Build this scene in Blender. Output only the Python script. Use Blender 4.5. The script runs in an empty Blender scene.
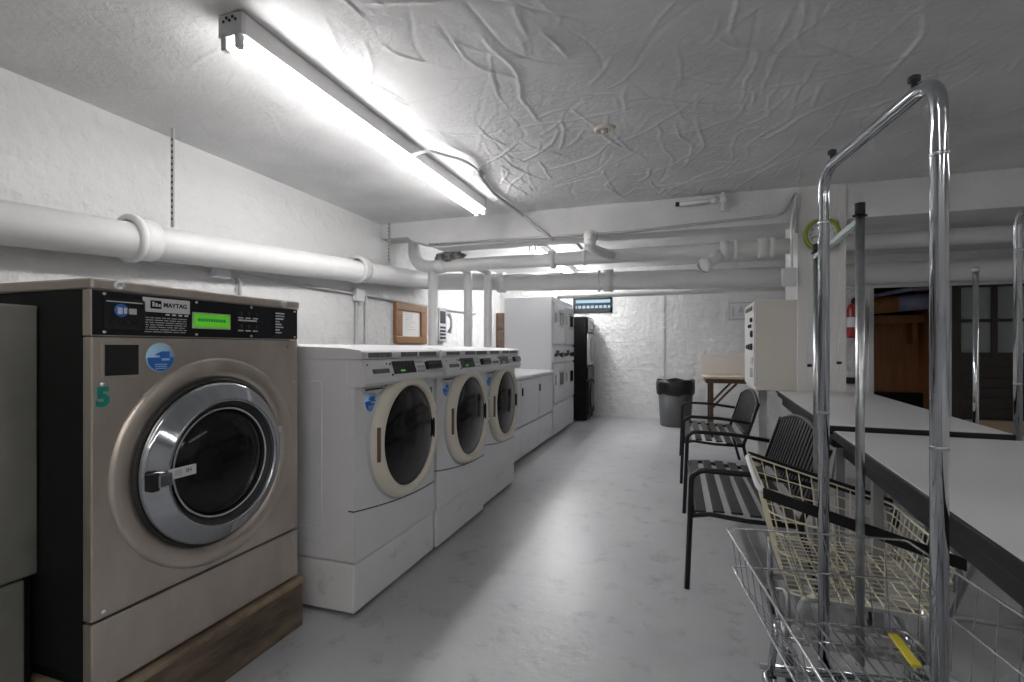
import bpy, bmesh, math, random
import numpy as np
from mathutils import Vector, Matrix, noise
PI = math.pi
rnd = random.Random(7)
sc = bpy.context.scene
COL = sc.collection

# ------------------------------------------------------------------ materials
MATS = {}
def mat(name, col, rough=0.5, metal=0.0, var=0.0, vscale=6.0, bump=0.0, bscale=40.0, col2=None,
        stretch=None, emit=None, estr=0.0, rvar=0.0, coat=0.0, thresh=None, spec=None, trans=0.0):
    if name in MATS: return MATS[name]
    m = bpy.data.materials.new(name); m.use_nodes = True
    nt = m.node_tree; N = nt.nodes; L = nt.links
    b = N['Principled BSDF']
    b.inputs['Base Color'].default_value = (*col, 1)
    b.inputs['Roughness'].default_value = rough
    b.inputs['Metallic'].default_value = metal
    if coat: b.inputs['Coat Weight'].default_value = coat
    if spec is not None: b.inputs['Specular IOR Level'].default_value = spec
    if trans: b.inputs['Transmission Weight'].default_value = trans
    if emit is not None:
        b.inputs['Emission Color'].default_value = (*emit, 1)
        b.inputs['Emission Strength'].default_value = estr
    if var or col2 or bump or rvar:
        tc = N.new('ShaderNodeTexCoord'); mp = N.new('ShaderNodeMapping')
        L.new(tc.outputs['Object'], mp.inputs['Vector'])
        if stretch: mp.inputs['Scale'].default_value = stretch
        if var or col2 or rvar:
            n = N.new('ShaderNodeTexNoise'); n.inputs['Scale'].default_value = vscale
            n.inputs['Detail'].default_value = 6; n.inputs['Roughness'].default_value = 0.6
            L.new(mp.outputs[0], n.inputs['Vector'])
            r = N.new('ShaderNodeValToRGB')
            lo, hi = thresh if thresh else (0.3, 0.7)
            r.color_ramp.elements[0].position = lo; r.color_ramp.elements[1].position = hi
            c2 = col2 if col2 else tuple(c * (1 - var) for c in col)
            r.color_ramp.elements[0].color = (*c2, 1); r.color_ramp.elements[1].color = (*col, 1)
            L.new(n.outputs['Fac'], r.inputs['Fac'])
            if var or col2: L.new(r.outputs['Color'], b.inputs['Base Color'])
            if rvar:
                mr = N.new('ShaderNodeMapRange')
                mr.inputs['To Min'].default_value = max(0.02, rough - rvar); mr.inputs['To Max'].default_value = rough + rvar
                mr.inputs['From Min'].default_value = 0.3; mr.inputs['From Max'].default_value = 0.7
                L.new(n.outputs['Fac'], mr.inputs['Value']); L.new(mr.outputs[0], b.inputs['Roughness'])
        if bump:
            n2 = N.new('ShaderNodeTexNoise'); n2.inputs['Scale'].default_value = bscale
            n2.inputs['Detail'].default_value = 5
            L.new(mp.outputs[0], n2.inputs['Vector'])
            bp = N.new('ShaderNodeBump'); bp.inputs['Strength'].default_value = bump; bp.inputs['Distance'].default_value = 0.01
            L.new(n2.outputs['Fac'], bp.inputs['Height']); L.new(bp.outputs[0], b.inputs['Normal'])
    MATS[name] = m
    return m

def brick_mat(name, col, bw, bh, strength, swap='yz', dirt=0.12):
    m = bpy.data.materials.new(name); m.use_nodes = True
    nt = m.node_tree; N = nt.nodes; L = nt.links; b = N['Principled BSDF']
    b.inputs['Roughness'].default_value = 0.55
    tc = N.new('ShaderNodeTexCoord'); sx = N.new('ShaderNodeSeparateXYZ'); cx = N.new('ShaderNodeCombineXYZ')
    L.new(tc.outputs['Object'], sx.inputs[0])
    L.new(sx.outputs['Y' if swap == 'yz' else 'X'], cx.inputs[0]); L.new(sx.outputs['Z'], cx.inputs[1])
    br = N.new('ShaderNodeTexBrick'); br.inputs['Scale'].default_value = 1.0
    br.inputs['Brick Width'].default_value = bw; br.inputs['Row Height'].default_value = bh
    br.inputs['Mortar Size'].default_value = 0.008; br.inputs['Mortar Smooth'].default_value = 0.6
    br.inputs['Color1'].default_value = (1, 1, 1, 1); br.inputs['Color2'].default_value = (.9, .9, .9, 1); br.inputs['Mortar'].default_value = (.3, .3, .3, 1)
    L.new(cx.outputs[0], br.inputs['Vector'])
    n = N.new('ShaderNodeTexNoise'); n.inputs['Scale'].default_value = 10; n.inputs['Detail'].default_value = 8
    L.new(tc.outputs['Object'], n.inputs['Vector'])
    n3 = N.new('ShaderNodeTexNoise'); n3.inputs['Scale'].default_value = 1.3; n3.inputs['Detail'].default_value = 6
    L.new(tc.outputs['Object'], n3.inputs['Vector'])
    bp1 = N.new('ShaderNodeBump'); bp1.inputs['Strength'].default_value = strength; bp1.inputs['Distance'].default_value = 0.006
    L.new(br.outputs['Color'], bp1.inputs['Height'])
    bp2 = N.new('ShaderNodeBump'); bp2.inputs['Strength'].default_value = 0.85; bp2.inputs['Distance'].default_value = 0.035
    L.new(n.outputs['Fac'], bp2.inputs['Height']); L.new(bp1.outputs[0], bp2.inputs['Normal'])
    L.new(bp2.outputs[0], b.inputs['Normal'])
    r = N.new('ShaderNodeValToRGB'); r.color_ramp.elements[0].position = .25; r.color_ramp.elements[1].position = .75
    r.color_ramp.elements[0].color = (*[c * (1 - dirt) for c in col], 1); r.color_ramp.elements[1].color = (*col, 1)
    L.new(n3.outputs['Fac'], r.inputs['Fac']); L.new(r.outputs[0], b.inputs['Base Color'])
    return m

M_steel = mat('brushed_steel', (.64, .575, .51), .36, .92, var=.22, vscale=5, stretch=(1, 1.6, .6), rvar=.09)
M_steel2 = mat('dull_steel', (.40, .40, .36), .5, .8, var=.35, vscale=4, rvar=.08)
M_chrome = mat('chrome', (.46, .48, .51), .08, 1.0, var=.1, vscale=6)
M_wire = mat('bright_wire', (.62, .62, .63), .2, .9)
M_chromedark = mat('worn_chrome', (.50, .52, .54), .28, 1.0, var=.3, vscale=25)
M_black = mat('black_paint', (.007, .007, .008), .5, var=.4, vscale=9, spec=.2)
M_blackgloss = mat('black_gloss', (.012, .012, .014), .12)
M_panel = mat('black_panel', (.007, .007, .010), .35, spec=.3)
M_glass = mat('dark_glass', (.008, .0085, .009), .10, spec=.3)
M_rubber = mat('black_rubber', (.02, .02, .02), .6)
M_white = mat('white_enamel', (.68, .68, .70), .28, var=.05, vscale=3)
M_whiteped = mat('scuffed_white_enamel', (.72, .72, .73), .35, col2=(.58, .55, .50), vscale=9, thresh=(.28, .42))
M_grey = mat('grey_plastic', (.45, .46, .48), .4)
M_lgrey = mat('light_grey_plastic', (.62, .62, .64), .4)
M_cream = mat('cream_plastic', (.66, .62, .53), .35)
M_creamwire = mat('cream_coated_wire', (.74, .68, .50), .4, col2=(.45, .33, .16), vscale=22, thresh=(.25, .4))
M_dark = mat('dark_slot', (.018, .018, .02), .5, spec=.3)
M_label = mat('label_strip', (.05, .05, .055), .45, col2=(.16, .16, .17), vscale=60, stretch=(1, 1, .2))
M_print = mat('pale_print', (.62, .63, .65), .5)
M_blue = mat('sticker_blue', (.02, .13, .48), .35)
M_lblue = mat('sticker_pale_blue', (.36, .60, .80), .35)
M_teal = mat('teal_print', (.0, .24, .20), .45)
M_lcd = mat('green_lcd', (.1, .5, .02), .3, emit=(.13, .62, .02), estr=.14)
M_lcdframe = mat('green_lcd_frame', (.35, .62, .28), .4)
M_led = mat('green_led', (.1, .6, .1), .3, emit=(.2, .9, .15), estr=.06)
M_pipe = mat('white_pipe_paint', (.75, .75, .75), .42, var=.08, vscale=5, bump=.12, bscale=30)
M_conduit = mat('grey_conduit', (.50, .50, .50), .4, var=.15, vscale=12)
M_wood = mat('plinth_wood', (.20, .145, .10), .7, col2=(.045, .033, .025), vscale=7, stretch=(2.5, .45, 2.5), bump=.5, bscale=22, thresh=(.32, .66))
M_woodedge = mat('plinth_wood_edge', (.34, .26, .18), .7, col2=(.12, .09, .06), vscale=8)
M_oak = mat('frame_oak', (.30, .15, .055), .45, col2=(.20, .095, .035), vscale=10, stretch=(1, 4, 1))
M_paper = mat('paper', (.78, .78, .76), .7)
M_ttop = mat('laminate_top', (.56, .56, .57), .30, var=.04, vscale=90)
M_tedge = mat('table_black_edge', (.010, .010, .011), .45, spec=.3)
M_tleg = mat('table_grey_leg', (.30, .30, .31), .4, .3)
M_bench = mat('bench_black', (.012, .012, .013), .36, var=.3, vscale=12, spec=.4)
M_beige = mat('kiosk_beige', (.58, .55, .50), .4)
M_can = mat('trash_grey', (.075, .077, .08), .5)
M_bag = mat('trash_bag', (.014, .014, .015), .28, bump=.9, bscale=26)
M_brown = mat('table_brown', (.075, .035, .02), .5)
M_buff = mat('table_buff', (.55, .46, .36), .4)
M_lime = mat('lime_plastic', (.24, .30, .02), .35)
M_red = mat('extinguisher_red', (.28, .012, .012), .35)
M_ply = mat('closet_wood', (.50, .23, .09), .5, col2=(.34, .15, .055), vscale=4, stretch=(5, 5, .5))
M_duct = mat('blue_grey_wrap', (.36, .40, .62), .4, var=.4, vscale=7)
M_copper = mat('copper_wrap', (.5, .23, .07), .4, var=.5, vscale=7)
M_ddoor = mat('dark_door_paint', (.032, .027, .022), .45, var=.3, vscale=5)
M_frost = mat('frosted_pane', (.33, .36, .34), .35, var=.2, vscale=2)
M_tan = mat('tan_board', (.42, .32, .20), .6)
M_winglass = mat('window_glass', (.05, .07, .09), .08, emit=(.55, .8, 1.0), estr=.35)
M_tube = mat('lamp_tube', (1, 1, 1), .4, emit=(1.0, .985, .97), estr=15.0)
M_tubefilldim = mat('lamp_tube_fill_dim', (1, 1, 1), .4, emit=(1.0, .97, .94), estr=4.0)  # weakest tubes, for the added fill lamp out of view at right
M_tubebright = mat('lamp_tube_bright', (1, 1, 1), .4, emit=(1.0, 1.0, 1.0), estr=27.0)
M_tubefill = mat('lamp_tube_fill', (1, 1, 1), .4, emit=(1.0, .97, .94), estr=7.5)  # weaker tubes, for the fill lamps added behind the camera
M_fix = mat('fixture_enamel', (.62, .62, .62), .4)
M_rust = mat('rusty_cabinet', (.19, .12, .08), .6, col2=(.08, .055, .04), vscale=8)
M_yellow = mat('yellow_tape', (.70, .60, .05), .5)
M_bumper = mat('black_bumper', (.009, .009, .01), .45, spec=.3)
M_pale = mat('pale_board', (.66, .60, .56), .6)
M_palegreen = mat('pale_green_bar', (.50, .58, .56), .25, .5)
M_trimw = mat('white_trim', (.66, .66, .65), .5, var=.06, vscale=4)

# ------------------------------------------------------------------ mesh builder
class MB:
    def __init__(s): s.bm = bmesh.new(); s.mats = []
    def mi(s, m):
        if m not in s.mats: s.mats.append(m)
        return s.mats.index(m)
    def _merge(s, b, m, smooth=False):
        i = s.mi(m)
        mp = {}
        for v in b.verts: mp[v] = s.bm.verts.new(v.co)
        for f in b.faces:
            try:
                nf = s.bm.faces.new([mp[v] for v in f.verts]); nf.material_index = i; nf.smooth = smooth
            except ValueError: pass
        b.free(); return s
    def box(s, x0, x1, y0, y1, z0, z1, m, bev=0.0, seg=2, rot=None, about=None):
        b = bmesh.new(); bmesh.ops.create_cube(b, size=1.0)
        for v in b.verts:
            v.co = Vector(((x0 + x1) / 2 + v.co.x * (x1 - x0), (y0 + y1) / 2 + v.co.y * (y1 - y0), (z0 + z1) / 2 + v.co.z * (z1 - z0)))
        if bev: bmesh.ops.bevel(b, geom=b.edges[:], offset=bev, segments=seg, profile=.5, affect='EDGES')
        if rot is not None:
            c = about if about is not None else Vector(((x0 + x1) / 2, (y0 + y1) / 2, (z0 + z1) / 2))
            for v in b.verts: v.co = c + rot @ (v.co - c)
        return s._merge(b, m)
    def tube(s, pts, r, m, seg=10, fillet=0.0, fs=6, closed=False, cap=True):
        P = [Vector(p) for p in pts]
        if fillet and len(P) > 2:
            Q = []
            n = len(P)
            rng = range(n) if closed else range(1, n - 1)
            if not closed: Q.append(P[0])
            for i in rng:
                a, c, d = P[i - 1], P[i], P[(i + 1) % n]
                u = (a - c); w = (d - c)
                k = min(fillet, u.length * .49, w.length * .49)
                p0 = c + u.normalized() * k; p1 = c + w.normalized() * k
                for j in range(fs + 1):
                    t = j / fs
                    Q.append(p0 * (1 - t) ** 2 + c * 2 * t * (1 - t) + p1 * t * t)
            if not closed: Q.append(P[-1])
            P = Q
        n = len(P)
        T = []
        for i in range(n):
            if closed: t = P[(i + 1) % n] - P[i - 1]
            else: t = P[min(i + 1, n - 1)] - P[max(i - 1, 0)]
            T.append(t.normalized())
        up = Vector((0, 0, 1)) if abs(T[0].z) < .9 else Vector((1, 0, 0))
        nx = T[0].cross(up).normalized()
        rings = []; i_m = s.mi(m)
        for i in range(n):
            nx = (nx - T[i] * nx.dot(T[i]))
            nx = nx.normalized() if nx.length > 1e-6 else T[i].orthogonal().normalized()
            ny = T[i].cross(nx)
            rr = r[i] if isinstance(r, (list, tuple)) else r
            rings.append([s.bm.verts.new(P[i] + (nx * math.cos(2 * PI * k / seg) + ny * math.sin(2 * PI * k / seg)) * rr) for k in range(seg)])
        for i in range(n if closed else n - 1):
            A, B = rings[i], rings[(i + 1) % n]
            for k in range(seg):
                f = s.bm.faces.new((A[k], A[(k + 1) % seg], B[(k + 1) % seg], B[k])); f.smooth = True; f.material_index = i_m
        if cap and not closed:
            for R_, rev in ((rings[0], True), (rings[-1], False)):
                f = s.bm.faces.new(R_[::-1] if rev else R_); f.material_index = i_m
        return s
    def lathe(s, prof, c, axis, m, seg=32, cap0=False, cap1=False, smooth=True, sc2=1.0):
        # prof: (radius, offset along axis)
        a = Vector(axis).normalized(); c = Vector(c)
        u = a.orthogonal().normalized() if abs(a.z) > .9 else a.cross(Vector((0, 0, 1))).normalized()
        w = a.cross(u); im = s.mi(m); rings = []
        for (r, h) in prof:
            if r < 1e-6: rings.append([s.bm.verts.new(c + a * h)])
            else: rings.append([s.bm.verts.new(c + a * h + (u * math.cos(2 * PI * k / seg) + w * math.sin(2 * PI * k / seg) * sc2) * r) for k in range(seg)])
        for i in range(len(rings) - 1):
            A, B = rings[i], rings[i + 1]
            for k in range(seg):
                k2 = (k + 1) % seg
                if len(A) == 1 and len(B) == 1: continue
                if len(A) == 1: vs = (A[0], B[k2], B[k])
                elif len(B) == 1: vs = (A[k], A[k2], B[0])
                else: vs = (A[k], A[k2], B[k2], B[k])
                f = s.bm.faces.new(vs); f.smooth = smooth; f.material_index = im
        if cap0 and len(rings[0]) > 1: s.bm.faces.new(rings[0][::-1]).material_index = im
        if cap1 and len(rings[-1]) > 1: s.bm.faces.new(rings[-1]).material_index = im
        return s
    def prism(s, poly, axis, a0, a1, m):
        # poly 2D extruded along axis ('x': poly=(y,z); 'y': poly=(x,z); 'z': poly=(x,y))
        def P(p, a):
            return {'x': (a, p[0], p[1]), 'y': (p[0], a, p[1]), 'z': (p[0], p[1], a)}[axis]
        im = s.mi(m)
        A = [s.bm.verts.new(P(p, a0)) for p in poly]; B = [s.bm.verts.new(P(p, a1)) for p in poly]
        n = len(poly)
        fs = [s.bm.faces.new(A[::-1]), s.bm.faces.new(B)]
        for i in range(n): fs.append(s.bm.faces.new((A[i], A[(i + 1) % n], B[(i + 1) % n], B[i])))
        for f in fs: f.material_index = im
        return s
    def mesh(s, me, mtx, m):
        im = s.mi(m); vs = [s.bm.verts.new(mtx @ v.co) for v in me.vertices]
        for p in me.polygons:
            try: s.bm.faces.new([vs[i] for i in p.vertices]).material_index = im
            except ValueError: pass
        return s
    def build(s, name, parent=None, loc=None, recalc=True, **kw):
        if recalc: bmesh.ops.recalc_face_normals(s.bm, faces=s.bm.faces[:])
        me = bpy.data.meshes.new(name); s.bm.to_mesh(me); s.bm.free()
        for m in s.mats: me.materials.append(m)
        o = bpy.data.objects.new(name, me); COL.objects.link(o)
        if parent is not None: o.parent = parent
        if loc is not None: o.location = loc
        for k, v in kw.items(): o[k] = v
        return o

def thing(name, label, cat, loc=(0, 0, 0), rz=0.0, group=None):
    o = bpy.data.objects.new(name, None); COL.objects.link(o)
    o.empty_display_size = .1
    o.location = loc; o.rotation_euler = (0, 0, rz); o['label'] = label; o['category'] = cat
    if group: o['group'] = group
    return o
def tag(o, label, cat, group=None):
    o['label'] = label; o['category'] = cat
    if group: o['group'] = group
    return o
def dup(root, loc, rz, label):
    def cp(o, par):
        c = o.copy(); COL.objects.link(c)
        if par is not None: c.parent = par
        for ch in o.children: cp(ch, c)
        return c
    r = cp(root, None); r.location = loc; r.rotation_euler = (0, 0, rz); r['label'] = label
    return r
def text_mesh(txt, size, depth=.0006, bold=0.0, align='CENTER'):
    cu = bpy.data.curves.new('t', 'FONT'); cu.body = txt; cu.size = size; cu.extrude = depth; cu.align_x = align; cu.align_y = 'CENTER'
    cu.offset = bold; cu.resolution_u = 3
    o = bpy.data.objects.new('t', cu); COL.objects.link(o)
    bpy.context.view_layer.update()
    dg = bpy.context.evaluated_depsgraph_get()
    me = bpy.data.meshes.new_from_object(o.evaluated_get(dg))
    bpy.data.objects.remove(o)
    return me
# text frames: facing +X (read from the aisle), facing -X, facing -Y
FX = Matrix(((0, 0, 1, 0), (1, 0, 0, 0), (0, 1, 0, 0), (0, 0, 0, 1)))
FNX = Matrix(((0, 0, -1, 0), (-1, 0, 0, 0), (0, 1, 0, 0), (0, 0, 0, 1)))
FNY = Matrix(((1, 0, 0, 0), (0, 0, -1, 0), (0, 1, 0, 0), (0, 0, 0, 1)))
def T(x, y, z): return Matrix.Translation((x, y, z))

def each(name, parent, fn, items, **kw):
    for it in items:
        b = MB(); fn(b, *it) if isinstance(it, tuple) else fn(b, it); b.build(name, parent, **kw)
# ------------------------------------------------------------------ camera
CAMZ = 1.12
cam = bpy.data.cameras.new('camera'); co = bpy.data.objects.new('camera', cam); COL.objects.link(co)
cam.sensor_width = 36; cam.lens = 36 * 500 / 1024; cam.shift_y = 7 / 1024; cam.clip_start = .02
co.location = (0, 0, CAMZ); co.rotation_euler = (PI / 2, 0, math.radians(18.36))
sc.camera = co

# ------------------------------------------------------------------ setting
CZ = 2.42; XL = -2.97; XR = 4.9; YB = 8.26; YR = -2.4; BY0, BY1, BZ = 4.57, 4.83, 2.14
M_wall = brick_mat('painted_brick_left', (.70, .70, .70), .21, .075, .22, 'yz')
M_wallb = brick_mat('painted_block_back', (.74, .74, .74), .40, .20, .6, 'xz')

def floor_material():
    m = bpy.data.materials.new('painted_concrete'); m.use_nodes = True
    nt = m.node_tree; N = nt.nodes; L = nt.links; b = N['Principled BSDF']
    tc = N.new('ShaderNodeTexCoord')
    n1 = N.new('ShaderNodeTexNoise'); n1.inputs['Scale'].default_value = 1.1; n1.inputs['Detail'].default_value = 9; n1.inputs['Roughness'].default_value = .65
    n2 = N.new('ShaderNodeTexNoise'); n2.inputs['Scale'].default_value = 26; n2.inputs['Detail'].default_value = 6
    for n in (n1, n2): L.new(tc.outputs['Object'], n.inputs['Vector'])
    r = N.new('ShaderNodeValToRGB'); e = r.color_ramp.elements
    e[0].position = .28; e[0].color = (.33, .335, .355, 1); e[1].position = .66; e[1].color = (.43, .435, .45, 1)
    L.new(n1.outputs['Fac'], r.inputs['Fac'])
    r3 = N.new('ShaderNodeValToRGB'); r3.color_ramp.elements[0].position = .30; r3.color_ramp.elements[1].position = .46
    r3.color_ramp.elements[0].color = (.62, .62, .63, 1); r3.color_ramp.elements[1].color = (1, 1, 1, 1)
    n4 = N.new('ShaderNodeTexNoise'); n4.inputs['Scale'].default_value = 7; n4.inputs['Detail'].default_value = 10; n4.inputs['Roughness'].default_value = .7
    L.new(tc.outputs['Object'], n4.inputs['Vector']); L.new(n4.outputs['Fac'], r3.inputs['Fac'])
    mx = N.new('ShaderNodeMix'); mx.data_type = 'RGBA'; mx.blend_type = 'MULTIPLY'; mx.inputs[0].default_value = .95
    L.new(r.outputs[0], mx.inputs[6]); L.new(r3.outputs[0], mx.inputs[7]); L.new(mx.outputs[2], b.inputs['Base Color'])
    mr = N.new('ShaderNodeMapRange'); mr.inputs['From Min'].default_value = .1; mr.inputs['From Max'].default_value = .9
    mr.inputs['To Min'].default_value = .30; mr.inputs['To Max'].default_value = .40
    L.new(n1.outputs['Fac'], mr.inputs['Value']); L.new(mr.outputs[0], b.inputs['Roughness'])
    bp = N.new('ShaderNodeBump'); bp.inputs['Strength'].default_value = .18; bp.inputs['Distance'].default_value = .01
    L.new(n2.outputs['Fac'], bp.inputs['Height']); L.new(bp.outputs[0], b.inputs['Normal'])
    return m
M_floor = floor_material()
MB().box(XL - .1, XR + .1, YR - .1, YB + 1.7, -.1, 0, M_floor).build('floor', kind='structure')

# ceiling: trowelled plaster, ridges in the mesh
def plaster_mat():
    m = bpy.data.materials.new('trowelled_plaster'); m.use_nodes = True
    nt = m.node_tree; N = nt.nodes; L = nt.links; b = N['Principled BSDF']; b.inputs['Roughness'].default_value = .55
    tc = N.new('ShaderNodeTexCoord')
    n = N.new('ShaderNodeTexNoise'); n.inputs['Scale'].default_value = 2.2; n.inputs['Detail'].default_value = 8
    n2 = N.new('ShaderNodeTexNoise'); n2.inputs['Scale'].default_value = 30; n2.inputs['Detail'].default_value = 6; n2.inputs['Distortion'].default_value = .6
    for q in (n, n2): L.new(tc.outputs['Object'], q.inputs['Vector'])
    r = N.new('ShaderNodeValToRGB'); r.color_ramp.elements[0].position = .3; r.color_ramp.elements[1].position = .7
    r.color_ramp.elements[0].color = (.58, .58, .585, 1); r.color_ramp.elements[1].color = (.74, .74, .74, 1)
    L.new(n.outputs['Fac'], r.inputs['Fac']); L.new(r.outputs[0], b.inputs['Base Color'])
    bp = N.new('ShaderNodeBump'); bp.inputs['Strength'].default_value = .22; bp.inputs['Distance'].default_value = .02
    L.new(n2.outputs['Fac'], bp.inputs['Height']); L.new(bp.outputs[0], b.inputs['Normal'])
    return m
M_plaster = plaster_mat()
def ceiling():
    x0, x1, y0, y1 = XL - .05, 2.75, .7, BY0 + .05
    st = .0082
    nx = int((x1 - x0) / st) + 1; ny = int((y1 - y0) / st) + 1
    xs = np.linspace(x0, x1, nx); ys = np.linspace(y0, y1, ny)
    X, Y = np.meshgrid(xs, ys); H = np.zeros_like(X)
    # low undulation
    rs = np.random.RandomState(3)
    for _ in range(26):
        a, b_, p = rs.uniform(-5, 5), rs.uniform(-5, 5), rs.uniform(0, 6.28)
        H += .0010 * np.sin(a * X + b_ * Y + p)
    # trowel ridges, each stroke its own curved line
    for i in range(640):
        right = i < 540
        if right: cx, cy = rs.uniform(-1.5, 2.7), rs.uniform(.75, 4.5)
        else: cx, cy = rs.uniform(-2.9, -1.4), rs.uniform(.8, 4.4)
        ang = rs.normal(1.6, .30) if rs.rand() < .75 else rs.uniform(0, PI)
        ln = rs.uniform(.08, .32) if rs.rand() < .5 else rs.uniform(.35, 1.0)
        curv = rs.normal(0, .9)
        amp = rs.uniform(.002, .0075) * (1 if right else .35) * rs.choice([1, 1, 1, -.6]); wd = rs.uniform(.0055, .0085)
        lap = rs.uniform(-.5, .5) * .9
        step = .006; n = int(ln / step)
        px, py, a = cx, cy, ang
        pts = []
        for k in range(n):
            px += math.cos(a) * step; py += math.sin(a) * step; a += curv * step + rs.normal(0, .05)
            pts.append((px, py, math.sin(PI * (k + .5) / n) ** .5 * rs.uniform(.75, 1.1), a))
        if not pts: continue
        R_ = wd * (1 + 1.3 * abs(lap)) * 2.2
        acc = {}
        P = np.array(pts)
        ix0 = max(0, int((P[:, 0].min() - R_ - x0) / st)); ix1 = min(nx, int((P[:, 0].max() + R_ - x0) / st) + 2)
        iy0 = max(0, int((P[:, 1].min() - R_ - y0) / st)); iy1 = min(ny, int((P[:, 1].max() + R_ - y0) / st) + 2)
        if ix1 <= ix0 or iy1 <= iy0: continue
        best = np.zeros((iy1 - iy0, ix1 - ix0))
        for (qx, qy, w, aa) in pts:
            jx0 = max(ix0, int((qx - R_ - x0) / st)); jx1 = min(ix1, int((qx + R_ - x0) / st) + 2)
            jy0 = max(iy0, int((qy - R_ - y0) / st)); jy1 = min(iy1, int((qy + R_ - y0) / st) + 2)
            if jx1 <= jx0 or jy1 <= jy0: continue
            dx = X[jy0:jy1, jx0:jx1] - qx; dy = Y[jy0:jy1, jx0:jx1] - qy
            side = (-math.sin(aa) * dx + math.cos(aa) * dy) * (1 if lap > 0 else -1)
            # steep on one side, feathered on the other, as a trowel lap is
            ww = np.where(side > 0, wd, wd * (1 + 1.3 * abs(lap)))
            sub = best[jy0 - iy0:jy1 - iy0, jx0 - ix0:jx1 - ix0]
            np.maximum(sub, w * np.exp(-(dx * dx + dy * dy) / (ww * ww)), out=sub)
        H[iy0:iy1, ix0:ix1] += amp * best
    Z = CZ - H
    verts = np.stack([X, Y, Z], -1).reshape(-1, 3)
    idx = np.arange(nx * ny).reshape(ny, nx)
    q = np.stack([idx[:-1, :-1], idx[1:, :-1], idx[1:, 1:], idx[:-1, 1:]], -1).reshape(-1, 4)   # faces look down
    V = verts.tolist(); F = q.tolist()
    b = len(V)
    def slab(xa, xb, ya, yb, za, zb):
        k = len(V)
        V.extend([(xa, ya, za), (xb, ya, za), (xb, yb, za), (xa, yb, za), (xa, ya, zb), (xb, ya, zb), (xb, yb, zb), (xa, yb, zb)])
        F.extend([[k, k + 3, k + 2, k + 1], [k + 4, k + 5, k + 6, k + 7], [k, k + 1, k + 5, k + 4], [k + 1, k + 2, k + 6, k + 5], [k + 2, k + 3, k + 7, k + 6], [k + 3, k, k + 4, k + 7]])
    slab(x0, XR + .05, YR - .1, y0, CZ, CZ + .12); slab(x0, x1, y0, y1, CZ + .06, CZ + .12); slab(x1, XR + .05, y0, y1, CZ, CZ + .12); slab(x0, XR + .05, y1, YB + 1.7, CZ, CZ + .12)
    me = bpy.data.meshes.new('ceiling'); me.from_pydata(V, [], F); me.update()
    me.polygons.foreach_set('use_smooth', [True] * len(q) + [False] * (len(F) - len(q)))
    me.materials.append(M_plaster)
    o = bpy.data.objects.new('ceiling', me); COL.objects.link(o); o['kind'] = 'structure'
ceiling()

MB().box(XL - .12, XL, YR - .1, YB + .1, 0, CZ + .05, M_wall).build('wall_left', kind='structure')
MB().box(XR, XR + .12, YR - .1, YB + .1, 0, CZ + .05, M_wallb).build('wall_right', kind='structure')
MB().box(XL, XR, YR - .12, YR, 0, CZ + .05, M_wallb).build('wall_rear', kind='structure')
OX0, OX1, OZ = 2.60, 3.44, 2.0
DX0, DX1 = 3.50, 4.80
wx0, wx1, wz0, wz1 = -1.66, -1.02, 1.70, 1.95
w = MB()
w.box(XL, wx0, YB, YB + .12, 0, CZ + .05, M_wallb); w.box(wx0, wx1, YB, YB + .12, 0, wz0, M_wallb)
w.box(wx0, wx1, YB, YB + .12, wz1, CZ + .05, M_wallb); w.box(wx1, OX0, YB, YB + .12, 0, CZ + .05, M_wallb)
w.box(OX0, OX1, YB, YB + .12, OZ, CZ + .05, M_wallb); w.box(OX1, DX0, YB, YB + .12, 0, CZ + .05, M_wallb)
w.box(DX0, DX1, YB, YB + .12, OZ, CZ + .05, M_wallb); w.box(DX1, XR, YB, YB + .12, 0, CZ + .05, M_wallb)
w.box(wx1 + .1, -.20, YB - .014, YB, 0, CZ + .05, M_wallb)
w.build('wall_back', kind='structure')
# beam and column
bmb = MB(); bmb.box(XL, XR, BY0, BY1, 2.27, CZ + .05, M_plaster); bmb.prism([(-2.66, 2.275), (-2.6, 2.22), (-2.50, 2.20), (-2.42, 2.165), (-2.33, BZ), (XR, BZ), (XR, 2.275)], 'y', BY0 + .001, BY1 - .001, M_plaster); bmb.build('trim_beam', kind='structure').name = 'trim_1'
MB().box(.93, 1.24, BY0 - .006, 5.12, 0, CZ + .05, M_trimw, .012).box(1.205, 1.255, BY0 - .016, BY0 + .05, 0, CZ, M_trimw, .004) \
    .box(.918, .99, BY0 - .008, BY0 + .06, 0, CZ - .2, M_trimw, .004).build('trim_2', kind='structure')
MB().box(OX0 - .04, XR, YB - .03, YB + .0, OZ, OZ + .06, M_trimw).box(OX0 - .06, OX0, YB - .03, YB, 0, OZ + .06, M_trimw).build('trim_3', kind='structure')
# closet seen through the opening
MB().box(OX0 - .3, OX1 + .1, YB + 1.0, YB + 1.1, 0, 1.62, M_ply).box(OX0 - .3, OX1 + .1, YB + 1.1, YB + 1.2, 0, CZ, M_black) \
    .box(OX0 - .4, OX0 - .3, YB + .12, YB + 1.2, 0, CZ, M_ply).box(OX1 + .06, OX1 + .14, YB + .12, YB + 1.2, 0, CZ, M_ply) \
    .box(OX0 - .3, OX1 + .06, YB + .8, YB + 1.0, 1.50, 1.62, M_ply, .006).box(3.36, 3.43, YB + .8, YB + 1.0, 1.18, 1.5, M_ply, .01) \
    .box(OX0 - .3, OX1 + .06, YB + .82, YB + 1.0, 0, .44, M_black).build('wall_closet', kind='structure')
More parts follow.
